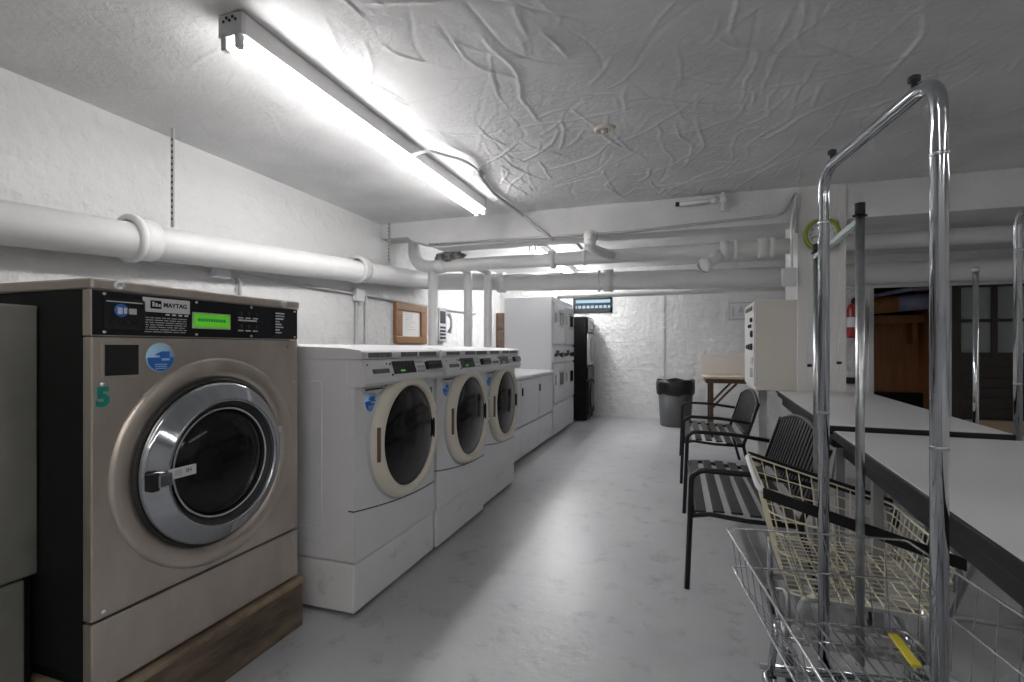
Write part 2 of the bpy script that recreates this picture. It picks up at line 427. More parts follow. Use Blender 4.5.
# window
wn = MB()
wn.box(wx0, wx1, YB - .02, YB + .05, wz1 - .03, wz1, M_dark).box(wx0, wx1, YB - .02, YB + .05, wz0, wz0 + .075, M_dark)
wn.box(wx0, wx0 + .03, YB - .02, YB + .05, wz0, wz1, M_dark).box(wx1 - .03, wx1, YB - .02, YB + .05, wz0, wz1, M_dark)
wn.box(wx0, wx1, YB - .01, YB + .04, wz0 + .125, wz0 + .165, M_dark)
wo = wn.build('window_1', kind='structure')
MB().box(wx0 + .02, wx1 - .02, YB + .05, YB + .06, wz0 + .02, wz1 - .02, M_winglass).build('pane', wo)
g = MB()
for k in range(9): g.box(wx0 + .07 * (k + 1) - .008, wx0 + .07 * (k + 1) + .008, YB - .01, YB + .02, wz0 + .07, wz0 + .13, M_dark)
g.build('grille', wo)
# dark glazed door
d = MB(); yy = YB - .005
d.box(DX0, DX1, yy, yy + .06, 0, 1.02, M_ddoor)
for k in range(7): d.box(DX0 + .1, DX1 - .02, yy - .012, yy + .02, .06 + k * .135, .06 + k * .135 + .12, M_ddoor, .006)
for xa, xb in ((DX0, DX0 + .10), (DX0 + .43, DX0 + .49), (DX0 + .84, DX0 + .90), (DX1 - .06, DX1)): d.box(xa, xb, yy - .01, yy + .06, 1.0, OZ, M_ddoor, .004)
for za, zb in ((1.0, 1.06), (1.465, 1.505), (1.93, OZ)): d.box(DX0, DX1, yy - .008, yy + .058, za, zb, M_ddoor, .004)
do = d.build('door_1', kind='structure')
MB().box(DX0 + .05, DX1 - .03, yy + .03, yy + .04, 1.02, 1.96, M_frost).build('pane', do)
MB().box(3.62, 4.62, YB - .16, YB - .03, 0, .17, M_tan, .008).build('trim_4', kind='structure')

# ------------------------------------------------------------------ pipes
def coupling(b, p, axis, r, w, m, lip=.014):
    a = Vector(axis).normalized(); p = Vector(p)
    b.lathe([(r, -w / 2 - .004), (r + lip, -w / 2), (r + lip, w / 2), (r, w / 2 + .004)], p, a, m, 24)
# large pipe along left wall, turning along the back bay
def bigz(y): return 1.59 + .066 * y
PXW = -2.83
o = thing('drain_pipe', 'thick white drain pipe running along the left brick wall, then across behind the beam', 'pipe', (PXW, 3, bigz(3)))
L0 = Vector((PXW, 3, bigz(3)))
def lp(*a): return [tuple(Vector(p) - L0) for p in a]
zc = 1.93
MB().tube(lp((PXW, -1.2, bigz(-1.2)), (PXW, 5.5, zc), (-1.5, 5.5, 1.87), (.5, 5.5, 1.825), (4.85, 5.5, 1.80)), .1, M_pipe, 20, fillet=.16, fs=8).build('pipe_run', o)
for y, w_ in ((1.98, .12), (4.0, .09)):
    b = MB(); ax = (0, 1, .066); pc = Vector((PXW, y, bigz(y))) - L0
    coupling(b, pc, ax, .1, w_, M_pipe, .016); coupling(b, pc - Vector((0, .05, .0033)), ax, .1, .03, M_pipe, .03); b.build('coupling', o)
b = MB(); pc = Vector((-.72, 5.5, 1.853)) - L0; coupling(b, pc, (1, 0, -.02), .1, .10, M_pipe, .02); coupling(b, pc - Vector((.1, 0, 0)), (1, 0, 0), .1, .02, M_pipe, .02); b.build('coupling', o)
b = MB(); pc = Vector((-1.95, 5.5, 1.885)) - L0; coupling(b, pc, (1, 0, -.02), .1, .08, M_pipe, .02); b.build('coupling', o)
for q in ((PXW, 2.17), (PXW, 4.5)):
    y = q[1]; b = MB()
    b.box(q[0] - .012 - L0.x, q[0] + .012 - L0.x, y - .004 - L0.y, y + .004 - L0.y, bigz(y) + .1 - L0.z, CZ - L0.z + .02, M_conduit)
    for k in range(14): b.box(q[0] - .005 - L0.x, q[0] + .005 - L0.x, y - .006 - L0.y, y + .006 - L0.y, bigz(y) + .14 + k * .036 - L0.z, bigz(y) + .155 + k * .036 - L0.z, M_dark)
    b.build('hanger_strap', o)
MB().tube(lp((-2.86, .90, bigz(.9) - .05), (-2.90, 1.02, 1.52), (-2.90, 1.04, .2)), .028, M_pipe, 10, fillet=.06).build('drop_branch', o)
# overhead pipe across the room under the beam line
P1Y, P1Z = 4.97, 2.02
o = thing('overhead_pipe', 'slimmer white pipe crossing the room just behind the ceiling beam, elbowed up at left', 'pipe', (0, P1Y, P1Z))
MB().tube([(-2.80, 0, CZ - P1Z + .03), (-2.80, 0, 0), (4.85, 0, -.0)], .068, M_pipe, 18, fillet=.24, fs=10).build('pipe_run', o)
def uX(u, Y): return ((u - 512) * .0018982 - .315) / ((u - 512) * .00063 + .949) * Y
for u, w_, lip in ((440, .10, .012), (553, .05, .022), (724, .06, .022), (736, .03, .022), (762, .06, .02), (772, .04, .02)):
    b = MB(); coupling(b, (uX(u, P1Y), 0, 0), (1, 0, 0), .068, w_, M_pipe, lip); b.build('coupling', o)
xb = uX(722, P1Y)
b = MB(); b.tube([(xb, 0, -.02), (xb - .16, -.16, -.16)], .055, M_pipe, 16); coupling(b, (xb - .155, -.155, -.155), (1, 1, 1), .055, .05, M_pipe, .012)
b.build('branch_stub', o)
xb = uX(600, P1Y)
b = MB(); b.tube([(xb - .02, BY0 + .02 - P1Y, .11), (xb - .02, BY0 - .09 - P1Y, .11), (xb - .02, BY0 - .09 - P1Y, .0), (xb + .13, -.02, -.0)], .042, M_pipe, 14, fillet=.05)
coupling(b, (xb - .02, BY0 - .09 - P1Y, .04), (0, 0, 1), .042, .05, M_pipe, .012); coupling(b, (xb - .02, BY0 - .03 - P1Y, .11), (0, 1, 0), .042, .04, M_pipe, .02)
b.build('branch_fitting', o)
b = MB(); k = bmesh.new(); bmesh.ops.create_icosphere(k, subdivisions=4, radius=1)
for v in k.verts:
    c = v.co.copy(); n_ = 1 + .28 * noise.noise(c * 2.1) + .16 * noise.noise(c * 5.3)
    v.co = Vector((-2.36 + c.x * .17 * n_, .0 + c.y * .09 * n_, .095 + c.z * .07 * n_))
b._merge(k, mat('torn_insulation', (.42, .41, .40), .45, .2, col2=(.13, .13, .13), vscale=14, thresh=(.42, .58)), False); b.build('torn_insulation', o)
# vertical risers
def riser(u, Y, r, ztop, label, straight):
    x = uX(u, Y)
    o = thing('riser_pipe', label, 'pipe', (x, Y, 0), 0, 'upright white pipes behind the washers')
    b = MB()
    if straight: b.tube([(0, 0, 0), (0, 0, ztop)], r, M_pipe, 14)
    else: b.tube([(0, 0, 0), (0, 0, ztop), (0, P1Y + .05 - Y, ztop)], r, M_pipe, 14, fillet=.07)
    b.build('pipe_run', o)
    b = MB(); coupling(b, (0, 0, .35), (0, 0, 1), r, .07, M_pipe, .01); b.build('coupling', o)
riser(433, P1Y, .052, P1Z - .06, 'upright white pipe right beside the wood-framed notice', True)
riser(468, 5.20, .047, 2.0, 'middle one of three upright white pipes behind the washers', False)
riser(488, 5.33, .045, 2.0, 'upright white pipe nearest the tall stacked dryers', False)
# slim pipe
tag(MB().tube([(-1.35, 5.78, 1.725), (.9, 5.78, 1.735), (4.905, 5.78, 1.73)], .026, M_pipe, 10).build('slim_pipe', recalc=True),
    'slim white pipe running just below the thick pipe at the rear', 'pipe')
# conduits
def conduit(name, pts, r, label, fillet=.04, m=M_conduit, cat='conduit'):
    return tag(MB().tube(pts, r, m, 8, fillet=fillet).build(name), label, cat)
o = thing('wall_conduit', 'thin grey electrical conduit on the left wall below the thick pipe', 'conduit', (XL + .02, 4.2, 1.64))
MB().tube([(0, -3.9, 0), (0, 2.9, 0)], .013, M_conduit, 8).build('conduit_run', o)
b = MB(); b.box(-.015, .045, -.06, .06, -.07, .05, M_lgrey, .006); b.build('junction_box', o, (0, -.07, 0))
MB().box(-.015, .05, -.06, .06, -.05, .05, M_lgrey, .006).build('junction_box', o, (0, -1.62, 0))
MB().tube([(0.012, -.10, -.06), (0.012, -.10, -1.5)], .016, M_conduit, 8).build('conduit_drop', o)
MB().tube([(0.012, .05, .0), (0.012, .05, -1.5)], .013, M_conduit, 8).build('conduit_drop', o)
MB().tube([(0.012, -1.56, 0), (0.012, -1.45, -.02), (.012, -1.45, -1.5)], .013, M_conduit, 8, fillet=.05).build('conduit_drop', o)
o = thing('beam_conduit', 'grey conduit running along the lower edge of the ceiling beam', 'conduit', (0, BY0 - .02, 2.15))
MB().tube([(-2.4, 0, .02), (-.45, 0, .005), (.72, 0, .05), (.80, 0, .06), (.88, 0, .20), (.905, 0, .22), (.905, 0, -.1)], .012, M_conduit, 8, fillet=.04).build('conduit_run', o)
MB().box(.80, .90, -.03, .02, -.53, -.38, M_lgrey, .01).build('outlet_box', o)
MB().tube([(.905, -.01, .2), (.87, -.01, .0), (.87, -.01, -.4)], .010, M_pipe, 8, fillet=.03).build('cable', o)
o = thing('light_conduit', 'bent grey conduit leading from the near ceiling lamp to the beam', 'conduit', (-1.4, 3.42, CZ - .02))
MB().tube([(-.20, -.62, -.06), (-.10, -.58, -.03), (.03, -.30, -.008), (.03, -.08, 0), (.0, 0, 0)], .010, M_pipe, 8, fillet=.1).build('cable', o)
MB().box(-.03, .03, -.04, .04, -.03, .02, M_conduit, .008).build('junction_box', o)
MB().tube([(0, .03, 0), (-.05, .45, 0), (-.03, .75, -.01), (.0, 1.10, -.02), (.04, 1.13, -.05), (.16, 1.13, -.16), (.3, 1.13, -.27)], .015, M_conduit, 8, fillet=.04).build('conduit_run', o)
# sprinkler stub at beam
o = thing('sprinkler_pipe', 'white sprinkler pipe stub with a tee under the ceiling beside the beam', 'sprinkler', (.36, BY0 - .06, 2.36))
MB().tube([(-.36, 0, -.01), (0.02, 0, 0)], .018, M_pipe, 10).build('pipe_run', o)
b = MB(); b.tube([(0, 0, .06), (0, 0, -.10)], .022, M_pipe, 10); coupling(b, (0, 0, .0), (0, 0, 1), .022, .05, M_pipe, .01); coupling(b, (-.07, 0, 0), (1, 0, 0), .018, .05, M_pipe, .012); b.build('tee_fitting', o)
MB().lathe([(.0, .0), (.02, 0), (.02, .03), (.012, .04)], (-.38, 0, -.01), (1, 0, 0), M_dark, 12).build('end_cap', o)
# ceiling detector
o = thing('ceiling_rosette', 'small round pale fitting on the ceiling between lamp and column', 'sprinkler', (-.41, 2.97, CZ))
MB().lathe([(.065, .0), (.06, -.015), (.045, -.022), (.04, -.01), (0, -.01)], (0, 0, 0), (0, 0, 1), M_cream, 24).build('ring', o)
MB().lathe([(.02, .0), (.02, -.03), (.0, -.032)], (0, 0, 0), (0, 0, 1), M_conduit, 12).build('head', o)
# pipe clamp fittings behind beam
o = thing('pipe_hanger', 'thin rod hanger holding the overhead pipe near the second lamp', 'hanger', (uX(585, P1Y), P1Y, P1Z))
MB().tube([(0, 0, .07), (0, 0, CZ - P1Z + .01)], .008, M_pipe, 8).build('rod', o)
b = MB(); coupling(b, (0, 0, 0), (1, 0, 0), .069, .03, M_pipe, .008); b.build('ring', o)
MB().tube([(-.02, -.03, .08), (-.12, -.10, .20), (-.16, -.10, .22)], .014, M_conduit, 8).build('brace', o)

# ------------------------------------------------------------------ fluorescent lamps
def make_lamp(label, loc):
    o = thing('ceiling_light', label, 'ceiling light', loc, 0, 'fluorescent ceiling lights')
    L_ = 2.58
    h = MB(); h.box(-.058, .058, 0, L_, -.085, 0, M_fix, .006)
    h.build('housing', o)
    for y in (0.0, L_ - .012):
        e = MB(); e.box(-.060, .060, y - .004, y + .016, -.088, .0, M_grey, .004)
        for x in (-.034, .034): e.box(x - .014, x + .014, y - .004, y + .024, -.138, -.07, M_grey, .006)
        for k in range(5): e.lathe([(.006, 0), (.006, .003)], (-.03 + k * .015, y - .005, -.03 + .012 * (k % 2)), (0, -1, 0), M_dark, 8, cap1=True)
        e.build('end_cap', o)
    for x in (-.03, .03):
        t = MB(); t.tube([(x, .02, -.108), (x, L_ - .02, -.108)], .019, M_tube, 12)
        t.build('lamp_tube', o)
    return o
lampA = make_lamp('long fluorescent tube lamp on the ceiling above the steel washer', (-1.65, 1.50, CZ))
def relamp(q, m):
    for c in q.children:
        if c.name.startswith('lamp_tube'):
            c.data = c.data.copy(); c.data.materials[0] = m
relamp(dup(lampA, (-1.65, 5.75, CZ), 0, 'fluorescent tube lamp behind the beam, above the stacked dryers'), M_tubebright)
for x, y, l in ((-.3, -2.34, 'added fluorescent fill lamp behind the camera, over the aisle'), (2.3, -2.34, 'added fluorescent fill lamp behind the camera, over the tables'),
                (3.5, .9, 'added fluorescent fill lamp on the ceiling far to the right of the tables')):
    relamp(dup(lampA, (x, y, CZ), 0, l), M_tubefilldim if x > 3 else M_tubefill)  # three unseen fixtures, added only to fill the room with light

# ------------------------------------------------------------------ steel washer on its plinth
def disc_sticker(o, y, z, x, r, name='sticker', label=None):
    b = MB(); seg = 32
    b.lathe([(r, -.001), (r, .0012), (0, .0012)], (x, y, z), (1, 0, 0), M_lblue, seg)
    # lower half blue field with a wave edge, small dark block and pale bar above
    low = [(y + r * .93 * math.cos(a), z + r * .93 * math.sin(a)) for a in [PI + PI * k / 16 for k in range(17)]]
    b.prism(low, 'x', x + .001, x + .0022, M_blue)
    b.prism([(y - .45 * r, z + .18 * r), (y + .05 * r, z + .42 * r), (y + .62 * r, z + .42 * r), (y + .62 * r, z - .02 * r), (y, z - .02 * r), (y - .1 * r, z + .14 * r)], 'x', x + .001, x + .0024, M_blue)
    b.prism([(y + .05 * r, z - .22 * r), (y + .6 * r, z - .22 * r), (y + .6 * r, z - .06 * r), (y + .05 * r, z - .06 * r)], 'x', x + .001, x + .0028, M_lblue)
    for k in range(3): b.box(x + .001, x + .0026, y - .42 * r, y + .42 * r, z - (.5 + .14 * k) * r, z - (.44 + .14 * k) * r, M_lblue)
    ob = b.build(name, o)
    ob['label'] = label or 'round blue and pale blue sticker'
    return ob
def screw(b, x, y, z, r=.008):
    b.lathe([(r, 0), (r * .8, .004), (0, .005)], (x, y, z), (1, 0, 0), M_lgrey, 12)

WX, WYC, WZ0, WW, WH = -1.456, 1.268, .195, .748, 1.11
hw = WW / 2
o = thing('steel_washer', 'big stainless steel front loader marked 5, on a wooden plinth', 'washing machine', (WX, WYC, WZ0))
MB().box(-.93, -.032, -hw + .002, hw - .002, .05, WH - .03, M_black, .004).box(-.9, -.07, -hw + .03, hw - .03, 0, .05, M_black).build('cabinet', o)
b = MB(); b.box(-.034, 0, -hw, hw, .203, .955, M_steel, .004); b.build('front_panel', o)
b = MB(); b.box(-.034, .001, -hw, hw, .012, .197, M_steel, .004); b.build('lower_panel', o)
b = MB(); b.box(-.94, .006, -hw - .004, hw + .004, WH - .03, WH, M_steel, .006)
for y in (-.31, .29): b.lathe([(.013, 0), (.013, .006), (.006, .008), (.006, .003), (0, .003)], (.006, y, WH - .015), (1, 0, 0), M_lgrey, 14)
b.build('top_lid', o)
cp = MB(); cp.box(-.034, -.001, -hw + .0, hw, .957, 1.081, M_steel, .002); cp.box(-.004, .002, -hw + .002, hw - .004, .960, 1.078, M_panel, .001)
for y in (-hw + .03, -.075, .14, hw - .02):
    for z in (.968, 1.07): screw(cp, .002, y, z, .004)
cpo = cp.build('control_panel', o)
# card reader with blue symbol
b = MB(); b.box(.001, .004, -.345, -.235, .975, 1.062, M_blackgloss, .002)
b.box(.003, .0055, -.34, -.245, 1.05, 1.053, M_grey)
b.lathe([(.018, 0), (.018, .001), (0, .001)], (.0042, -.302, 1.028), (1, 0, 0), M_blue, 20)
b.box(.0045, .006, -.312, -.300, 1.018, 1.036, M_print); b.box(.0045, .006, -.296, -.288, 1.020, 1.036, M_print); b.box(.0045, .006, -.282, -.262, 1.019, 1.035, M_grey)
for k in range(4): b.box(.0045, .006, -.33 + k * .02, -.318 + k * .02, .992, 1.0, M_dark)
b.build('card_reader', cpo)
b = MB(); b.box(.001, .004, -.243, -.098, 1.030, 1.072, M_lgrey, .001)
b.box(.0035, .005, -.222, -.190, 1.040, 1.064, M_black)
for k in range(3): b.box(.0045, .0056, -.217 + k * .009, -.211 + k * .009, 1.046 - .0 * k, 1.060 - .003 * k, M_lgrey)
b.mesh(text_mesh('MAYTAG', .0185, .0005, .0004), T(.0045, -.146, 1.052) @ FX, M_dark)
npo = b.build('nameplate', cpo)
b = MB()
for k in range(4): b.box(.0015, .003, -.175 + k * .02, -.163 + k * .02, 1.022, 1.027, M_print)
rr = random.Random(4)
for k in range(7):
    y = -.238
    while y < -.112:
        l_ = rr.uniform(.008, .03)
        b.box(.0015, .0026, y, min(y + l_, -.108), 1.012 - k * .0068, 1.0145 - k * .0068, M_grey); y += l_ + .004
b.build('instruction_print', cpo)
b = MB(); b.box(.001, .005, -.09, .052, .987, 1.039, M_lcdframe, .002); b.box(.004, .006, -.083, .045, .994, 1.032, M_lcd)
for k in range(11): b.box(.0055, .0066, -.072 + k * .0095, -.066 + k * .0095, 1.010, 1.020, M_teal)
lo = b.build('display', cpo); lo['label'] = 'glowing green display'
b = MB()
for r_ in range(2):
    for c_ in range(3):
        y, z = .095 + c_ * .032, 1.045 - r_ * .045
        b.lathe([(.008, 0), (.008, .002), (0, .003)], (.002, y, z), (1, 0, 0), M_dark, 12)
        b.box(.0015, .003, y - .011, y + .011, z - .016, z - .012, M_print)
b.box(.0015, .003, .085, .165, 1.02, 1.025, M_print)
b.build('buttons', cpo)
b = MB()
for k in range(8):
    b.box(.0015, .0027, .255, .255 + (.045 if k in (0, 1) else .02 + .01 * (k % 3)), 1.055 - k * .0105, 1.060 - k * .0105, M_print if k % 2 == 0 else M_grey)
b.build('price_print', cpo)
# soap box hatch
b = MB(); b.box(-.0, .006, -.352, -.25, .842, .94, M_steel, .002); b.box(.003, .0075, -.345, -.257, .85, .934, M_blackgloss, .001); b.build('soap_hatch', o)
each('panel_screw', o, lambda b, y, z: screw(b, .001, y, z, .006), [(-.348, .828), (.345, .79), (.345, .22), (-.345, .22), (-.345, .03), (.345, .17)])
disc_sticker(o, -.19, .897, .001, .043)
b = MB(); b.mesh(text_mesh('5', .068, .0008, .0035), T(.0012, -.346, .792) @ FX, M_teal); ob = b.build('number_decal', o); ob['label'] = 'teal number 5'
DY, DZ = -.012, .555
b = MB(); b.lathe([(.338, -.002), (.336, .006), (.327, .0105), (.30, .0105), (.275, .008), (.268, -.002)], (0, .004, DZ), (1, 0, 0), M_steel, 64); b.build('door_surround', o)
dr = MB()
dr.lathe([(.268, .002), (.268, .018), (.260, .022), (.258, .012)], (0, DY, DZ), (1, 0, 0), M_rubber, 64)
dr.lathe([(.258, .0), (.258, .030), (.254, .037), (.246, .040), (.208, .068), (.202, .071), (.197, .068), (.196, .05)], (0, DY, DZ), (1, 0, 0), M_chrome, 64)
dro = dr.build('door', o); dro['label'] = 'polished round door ring'
b = MB(); b.lathe([(.1965, .052), (.185, .05), (.176, .03), (.168, -.0), (.160, -.018)], (0, DY, DZ), (1, 0, 0), M_rubber, 64)
b.lathe([(.172, .03), (.155, .045), (.1, .056), (0, .06)], (0, DY, DZ), (1, 0, 0), M_glass, 64)
b.lathe([(.176, .046), (.173, .050), (.170, .046)], (0, DY, DZ), (1, 0, 0), M_grey, 64)
b.build('door_glass', dro)
b = MB(); b.box(.05, .082, DY - .262, DY - .238, DZ - .03, DZ + .02, M_dark, .004); b.box(.06, .088, DY - .245, DY - .205, DZ - .022, DZ + .016, M_chrome, .004)
b.box(.075, .0775, DY - .21, DY - .125, DZ - .008, DZ + .022, M_print); b.box(.0772, .0782, DY - .192, DY - .17, DZ - .002, DZ + .016, M_grey)
b.mesh(text_mesh('SH', .017, .0004), T(.0778, DY - .150, DZ + .008) @ FX, M_dark)
hb = b.build('latch', dro); hb['label'] = 'metal latch with a white paper tag'
each('hinge', dro, lambda b, z: b.box(.0, .022, DY + .262, DY + .28, DZ + z, DZ + z + .022, M_lgrey, .004), [.05, -.035])
# wooden plinth
o = thing('wooden_plinth', 'weathered wooden plank plinth under the steel washer', 'plinth', (-1.44, 1.2, 0))
b = MB(); b.box(-.05, 0, -.285, .455, 0, .175, M_wood, .006); b.box(-.95, -.05, .405, .455, 0, .175, M_wood, .006); b.box(-.95, -.05, -.285, -.235, 0, .175, M_wood, .006); b.build('side_boards', o)
b = MB(); b.box(-.95, .003, -.29, .459, .172, .193, M_woodedge, .005); b.build('top_board', o)
# neighbouring machine cut by the left edge
o = thing('steel_dryer', 'dull steel machine with two stacked panels at the far left edge', 'washing machine', (-1.67, .50, 0))
MB().box(-.85, -.02, -.39, .39, 0.0, 1.225, M_black, .004).build('cabinet', o)
MB().box(-.03, 0, -.395, .395, .50, 1.232, M_steel2, .006).box(-.85, 0, -.395, .395, 1.222, 1.236, M_steel2, .004).build('upper_panel', o)
MB().box(-.03, -.012, -.395, .372, .01, .492, M_steel2, .005).build('lower_panel', o)

# ------------------------------------------------------------------ white front loaders
def make_loader(label, loc):
    o = thing('front_load_washer', label, 'washing machine', loc, 0, 'white front load washers')
    W = .712; h = W / 2; D = .76
    b = MB(); b.box(-D, -.03, -h, h, .225, 1.075, M_white, .008)
    for yy_, sgn in ((-h, -1), (h, 1)):
        y0, y1 = (yy_ - .005, yy_ + .002) if sgn < 0 else (yy_ - .002, yy_ + .005)
        b.box(-D + .10, -.16, y0, y1, .30, .36, M_white, .002); b.box(-D + .10, -D + .16, y0, y1, .36, .98, M_white, .002); b.box(-.22, -.16, y0, y1, .36, .98, M_white, .002)
    b.build('cabinet', o)
    b = MB(); b.box(-D + .02, -.004, -h + .002, h - .002, 0.018, .222, M_whiteped, .006); b.build('pedestal', o)
    # front panel with arched lower edge
    n = 16
    low = [(-h + W * k / n, .445 - .055 * math.sin(PI * (k / n) * .62 + .0) - .0 * k) for k in range(n + 1)]
    up = low[:]
    b = MB(); b.prism([(h - .001, .955), (-h + .001, .955)] + up, 'x', -.04, 0, M_white); b.build('front_panel', o)
    lowp = [(y, z - .006) for (y, z) in low]
    b = MB(); b.prism([(h - .001, .228), (-h + .001, .228)] + lowp, 'x', -.04, .002, M_white); b.build('lower_panel', o)
    b = MB(); b.prism([(y, z) for (y, z) in low] + [(y, z - .006) for (y, z) in low[::-1]], 'x', -.03, -.004, M_dark); b.build('panel_gap', o)
    # sloping console
    prof = [(-.04, .957), (.036, .957), (.052, .972), (.055, .99), (.030, 1.070), (-.04, 1.072)]
    c = MB(); c.prism(prof, 'y', -h + .002, h - .002, M_white); co_ = c.build('console', o)
    nrm = Vector((.080, 0, .025)).normalized(); sl = Vector((-.025, 0, .080)).normalized()
    def on(y0, y1, s0, s1, t, m, bld, t0=-.002):
        # slab lying on the console slope; s along the slope from its lower edge
        base = Vector((.055, 0, .99)); R = Matrix((( nrm.x, 0, sl.x), (0, 1, 0), (nrm.z, 0, sl.z)))
        k = bmesh.new(); bmesh.ops.create_cube(k, size=1)
        for v in k.verts:
            q = Vector((t0 + (v.co.x + .5) * (t - t0), y0 + (v.co.y + .5) * (y1 - y0), s0 + (v.co.z + .5) * (s1 - s0)))
            v.co = base + R @ q
        bmesh.ops.bevel(k, geom=k.edges[:], offset=min(.002, t * .4), segments=1, affect='EDGES')
        bld._merge(k, m)
    b = MB(); on(-.13, .07, .012, .072, .003, M_blackgloss, b)
    on(-.075, -.035, .022, .030, .004, M_led, b, .003)
    for k in range(4): on(-.075 + k * .03, -.055 + k * .03, .045, .058, .0036, M_dark, b, .002)
    ob = b.build('display', co_); ob['label'] = 'black display with small green light'
    b = MB(); on(.175, .325, .02, .062, .022, M_blackgloss, b); on(.195, .30, .034, .046, .024, M_dark, b, .02); b.build('card_slot', co_)
    b = MB()
    for r_ in range(3):
        for c_ in range(3): on(.085 + c_ * .028, .103 + c_ * .028, .010 + r_ * .024, .022 + r_ * .024, .004, M_grey, b)
    b.build('buttons', co_)
    b = MB(); on(-.34, -.165, .004, .08, .004, M_white, b); on(-.30, -.17, .020, .040, .006, M_label, b, .003)
    for p in ((-.325, .06), (-.18, .062), (-.15, .06), (-.15, .01)): on(p[0] - .004, p[0] + .004, p[1] - .004, p[1] + .004, .007, M_dark, b)
    b.build('soap_drawer', co_)
    b = MB(); b.box(-.0, .008, -.30, -.15, .925, .948, M_lgrey, .002); b.box(.004, .0095, -.29, -.16, .937, .944, M_dark); b.build('drawer_grip', o)
    # lid with dark label strips, raised towards the back
    b = MB(); b.prism([(-D, 1.073), (.033, 1.073), (.036, 1.082), (.036, 1.102), (.028, 1.110), (-.06, 1.120), (-D, 1.142)], 'y', -h, h, M_white); b.build('lid', o)
    b = MB()
    for y0, y1 in ((-.31, -.13), (-.05, .105), (.125, .31)): b.box(.034, .0375, y0, y1, 1.079, 1.101, M_label, .001)
    b.build('label_strips', o)
    # door
    DZ_, R = .702, .293; y = .030
    b = MB(); b.lathe([(R + .008, -.002), (R + .008, .010), (R, .012)], (0, y, DZ_), (1, 0, 0), M_grey, 56)
    b.lathe([(R, -.0), (R, .022), (R - .006, .038), (R - .02, .05), (R - .045, .055), (R - .053, .050), (R - .056, .036)], (0, y, DZ_), (1, 0, 0), M_cream, 56)
    do_ = b.build('door', o); do_['label'] = 'round cream plastic door ring'
    b = MB(); b.lathe([(R - .054, .036), (R - .07, .042), (R - .12, .052), (0, .060)], (0, y, DZ_), (1, 0, 0), M_glass, 56); b.build('door_glass', do_)
    b = MB(); b.box(.040, .052, y - R + .008, y - R + .026, DZ_ - .075, DZ_ + .075, M_rust, .004); b.build('door_handle', do_)
    each('hinge', do_, lambda b, z: b.box(.04, .062, y + R - .055, y + R - .02, DZ_ + z, DZ_ + z + .012, M_cream, .002), [.075, -.06])
    b = MB(); b.box(.035, .05, y + R - .06, y + R - .04, DZ_ - .07, DZ_ + .10, M_dark, .004); b.build('hinge_plate', do_)
    disc_sticker(o, -.243, .890, .001, .046)
    b = MB(); b.box(.0, .003, h - .05, h - .03, .86, .91, M_teal, .001); b.build('decal', o)
    each('foot', o, lambda b, xf, yf: b.lathe([(.022, .0), (.022, .02)], (xf, yf, 0), (0, 0, 1), M_dark, 12, True, True),
         [(xf, yf) for xf in (-.06, -D + .06) for yf in (-h + .06, h - .06)])
    return o
l1 = make_loader('white front loader nearest the camera, right beside the steel washer', (-1.268, 2.11, 0))
dup(l1, (-1.26, 2.838, 0), 0, 'white front loader in the middle of the three with cream doors')
dup(l1, (-1.29, 3.60, 0), 0, 'farthest of the three white front loaders, next to the low white machines')

# ------------------------------------------------------------------ low white machines
def make_low(label, loc):
    o = thing('top_load_washer', label, 'washing machine', loc, 0, 'low white machines')
    h = .328; D = .50
    MB().box(-D, -.012, -h, h, .335, .81, M_white, .008).build('cabinet', o)
    MB().box(-D, -.008, -h, h, .028, .33, M_whiteped, .008).build('pedestal', o)
    b = MB(); b.box(-.014, 0, -h + .004, h - .004, .35, .80, M_white, .006); b.box(-.004, .003, -h + .06, h - .04, .40, .71, M_white, .003)
    fo = b.build('front_panel', o)
    b = MB(); b.box(0, .012, -h + .022, -h + .045, .64, .72, M_dark, .003); b.build('handle', fo)
    b = MB(); b.box(-.001, .002, -h, h, .326, .340, M_grey); b.build('seam', o)
    b = MB(); b.prism([(-D, .812), (.006, .812), (.008, .835), (-.004, .848), (-D, .862)], 'y', -h, h, M_white); b.build('lid', o)
    return o
lw = make_low('low white machine farthest back, against the tall stacked dryers', (-1.47, 5.705, 0))
dup(lw, (-1.47, 5.045, 0), 0, 'middle low white machine with another on either side')
dup(lw, (-1.47, 4.385, 0), 0, 'low white machine closest to the front loaders, mostly hidden')
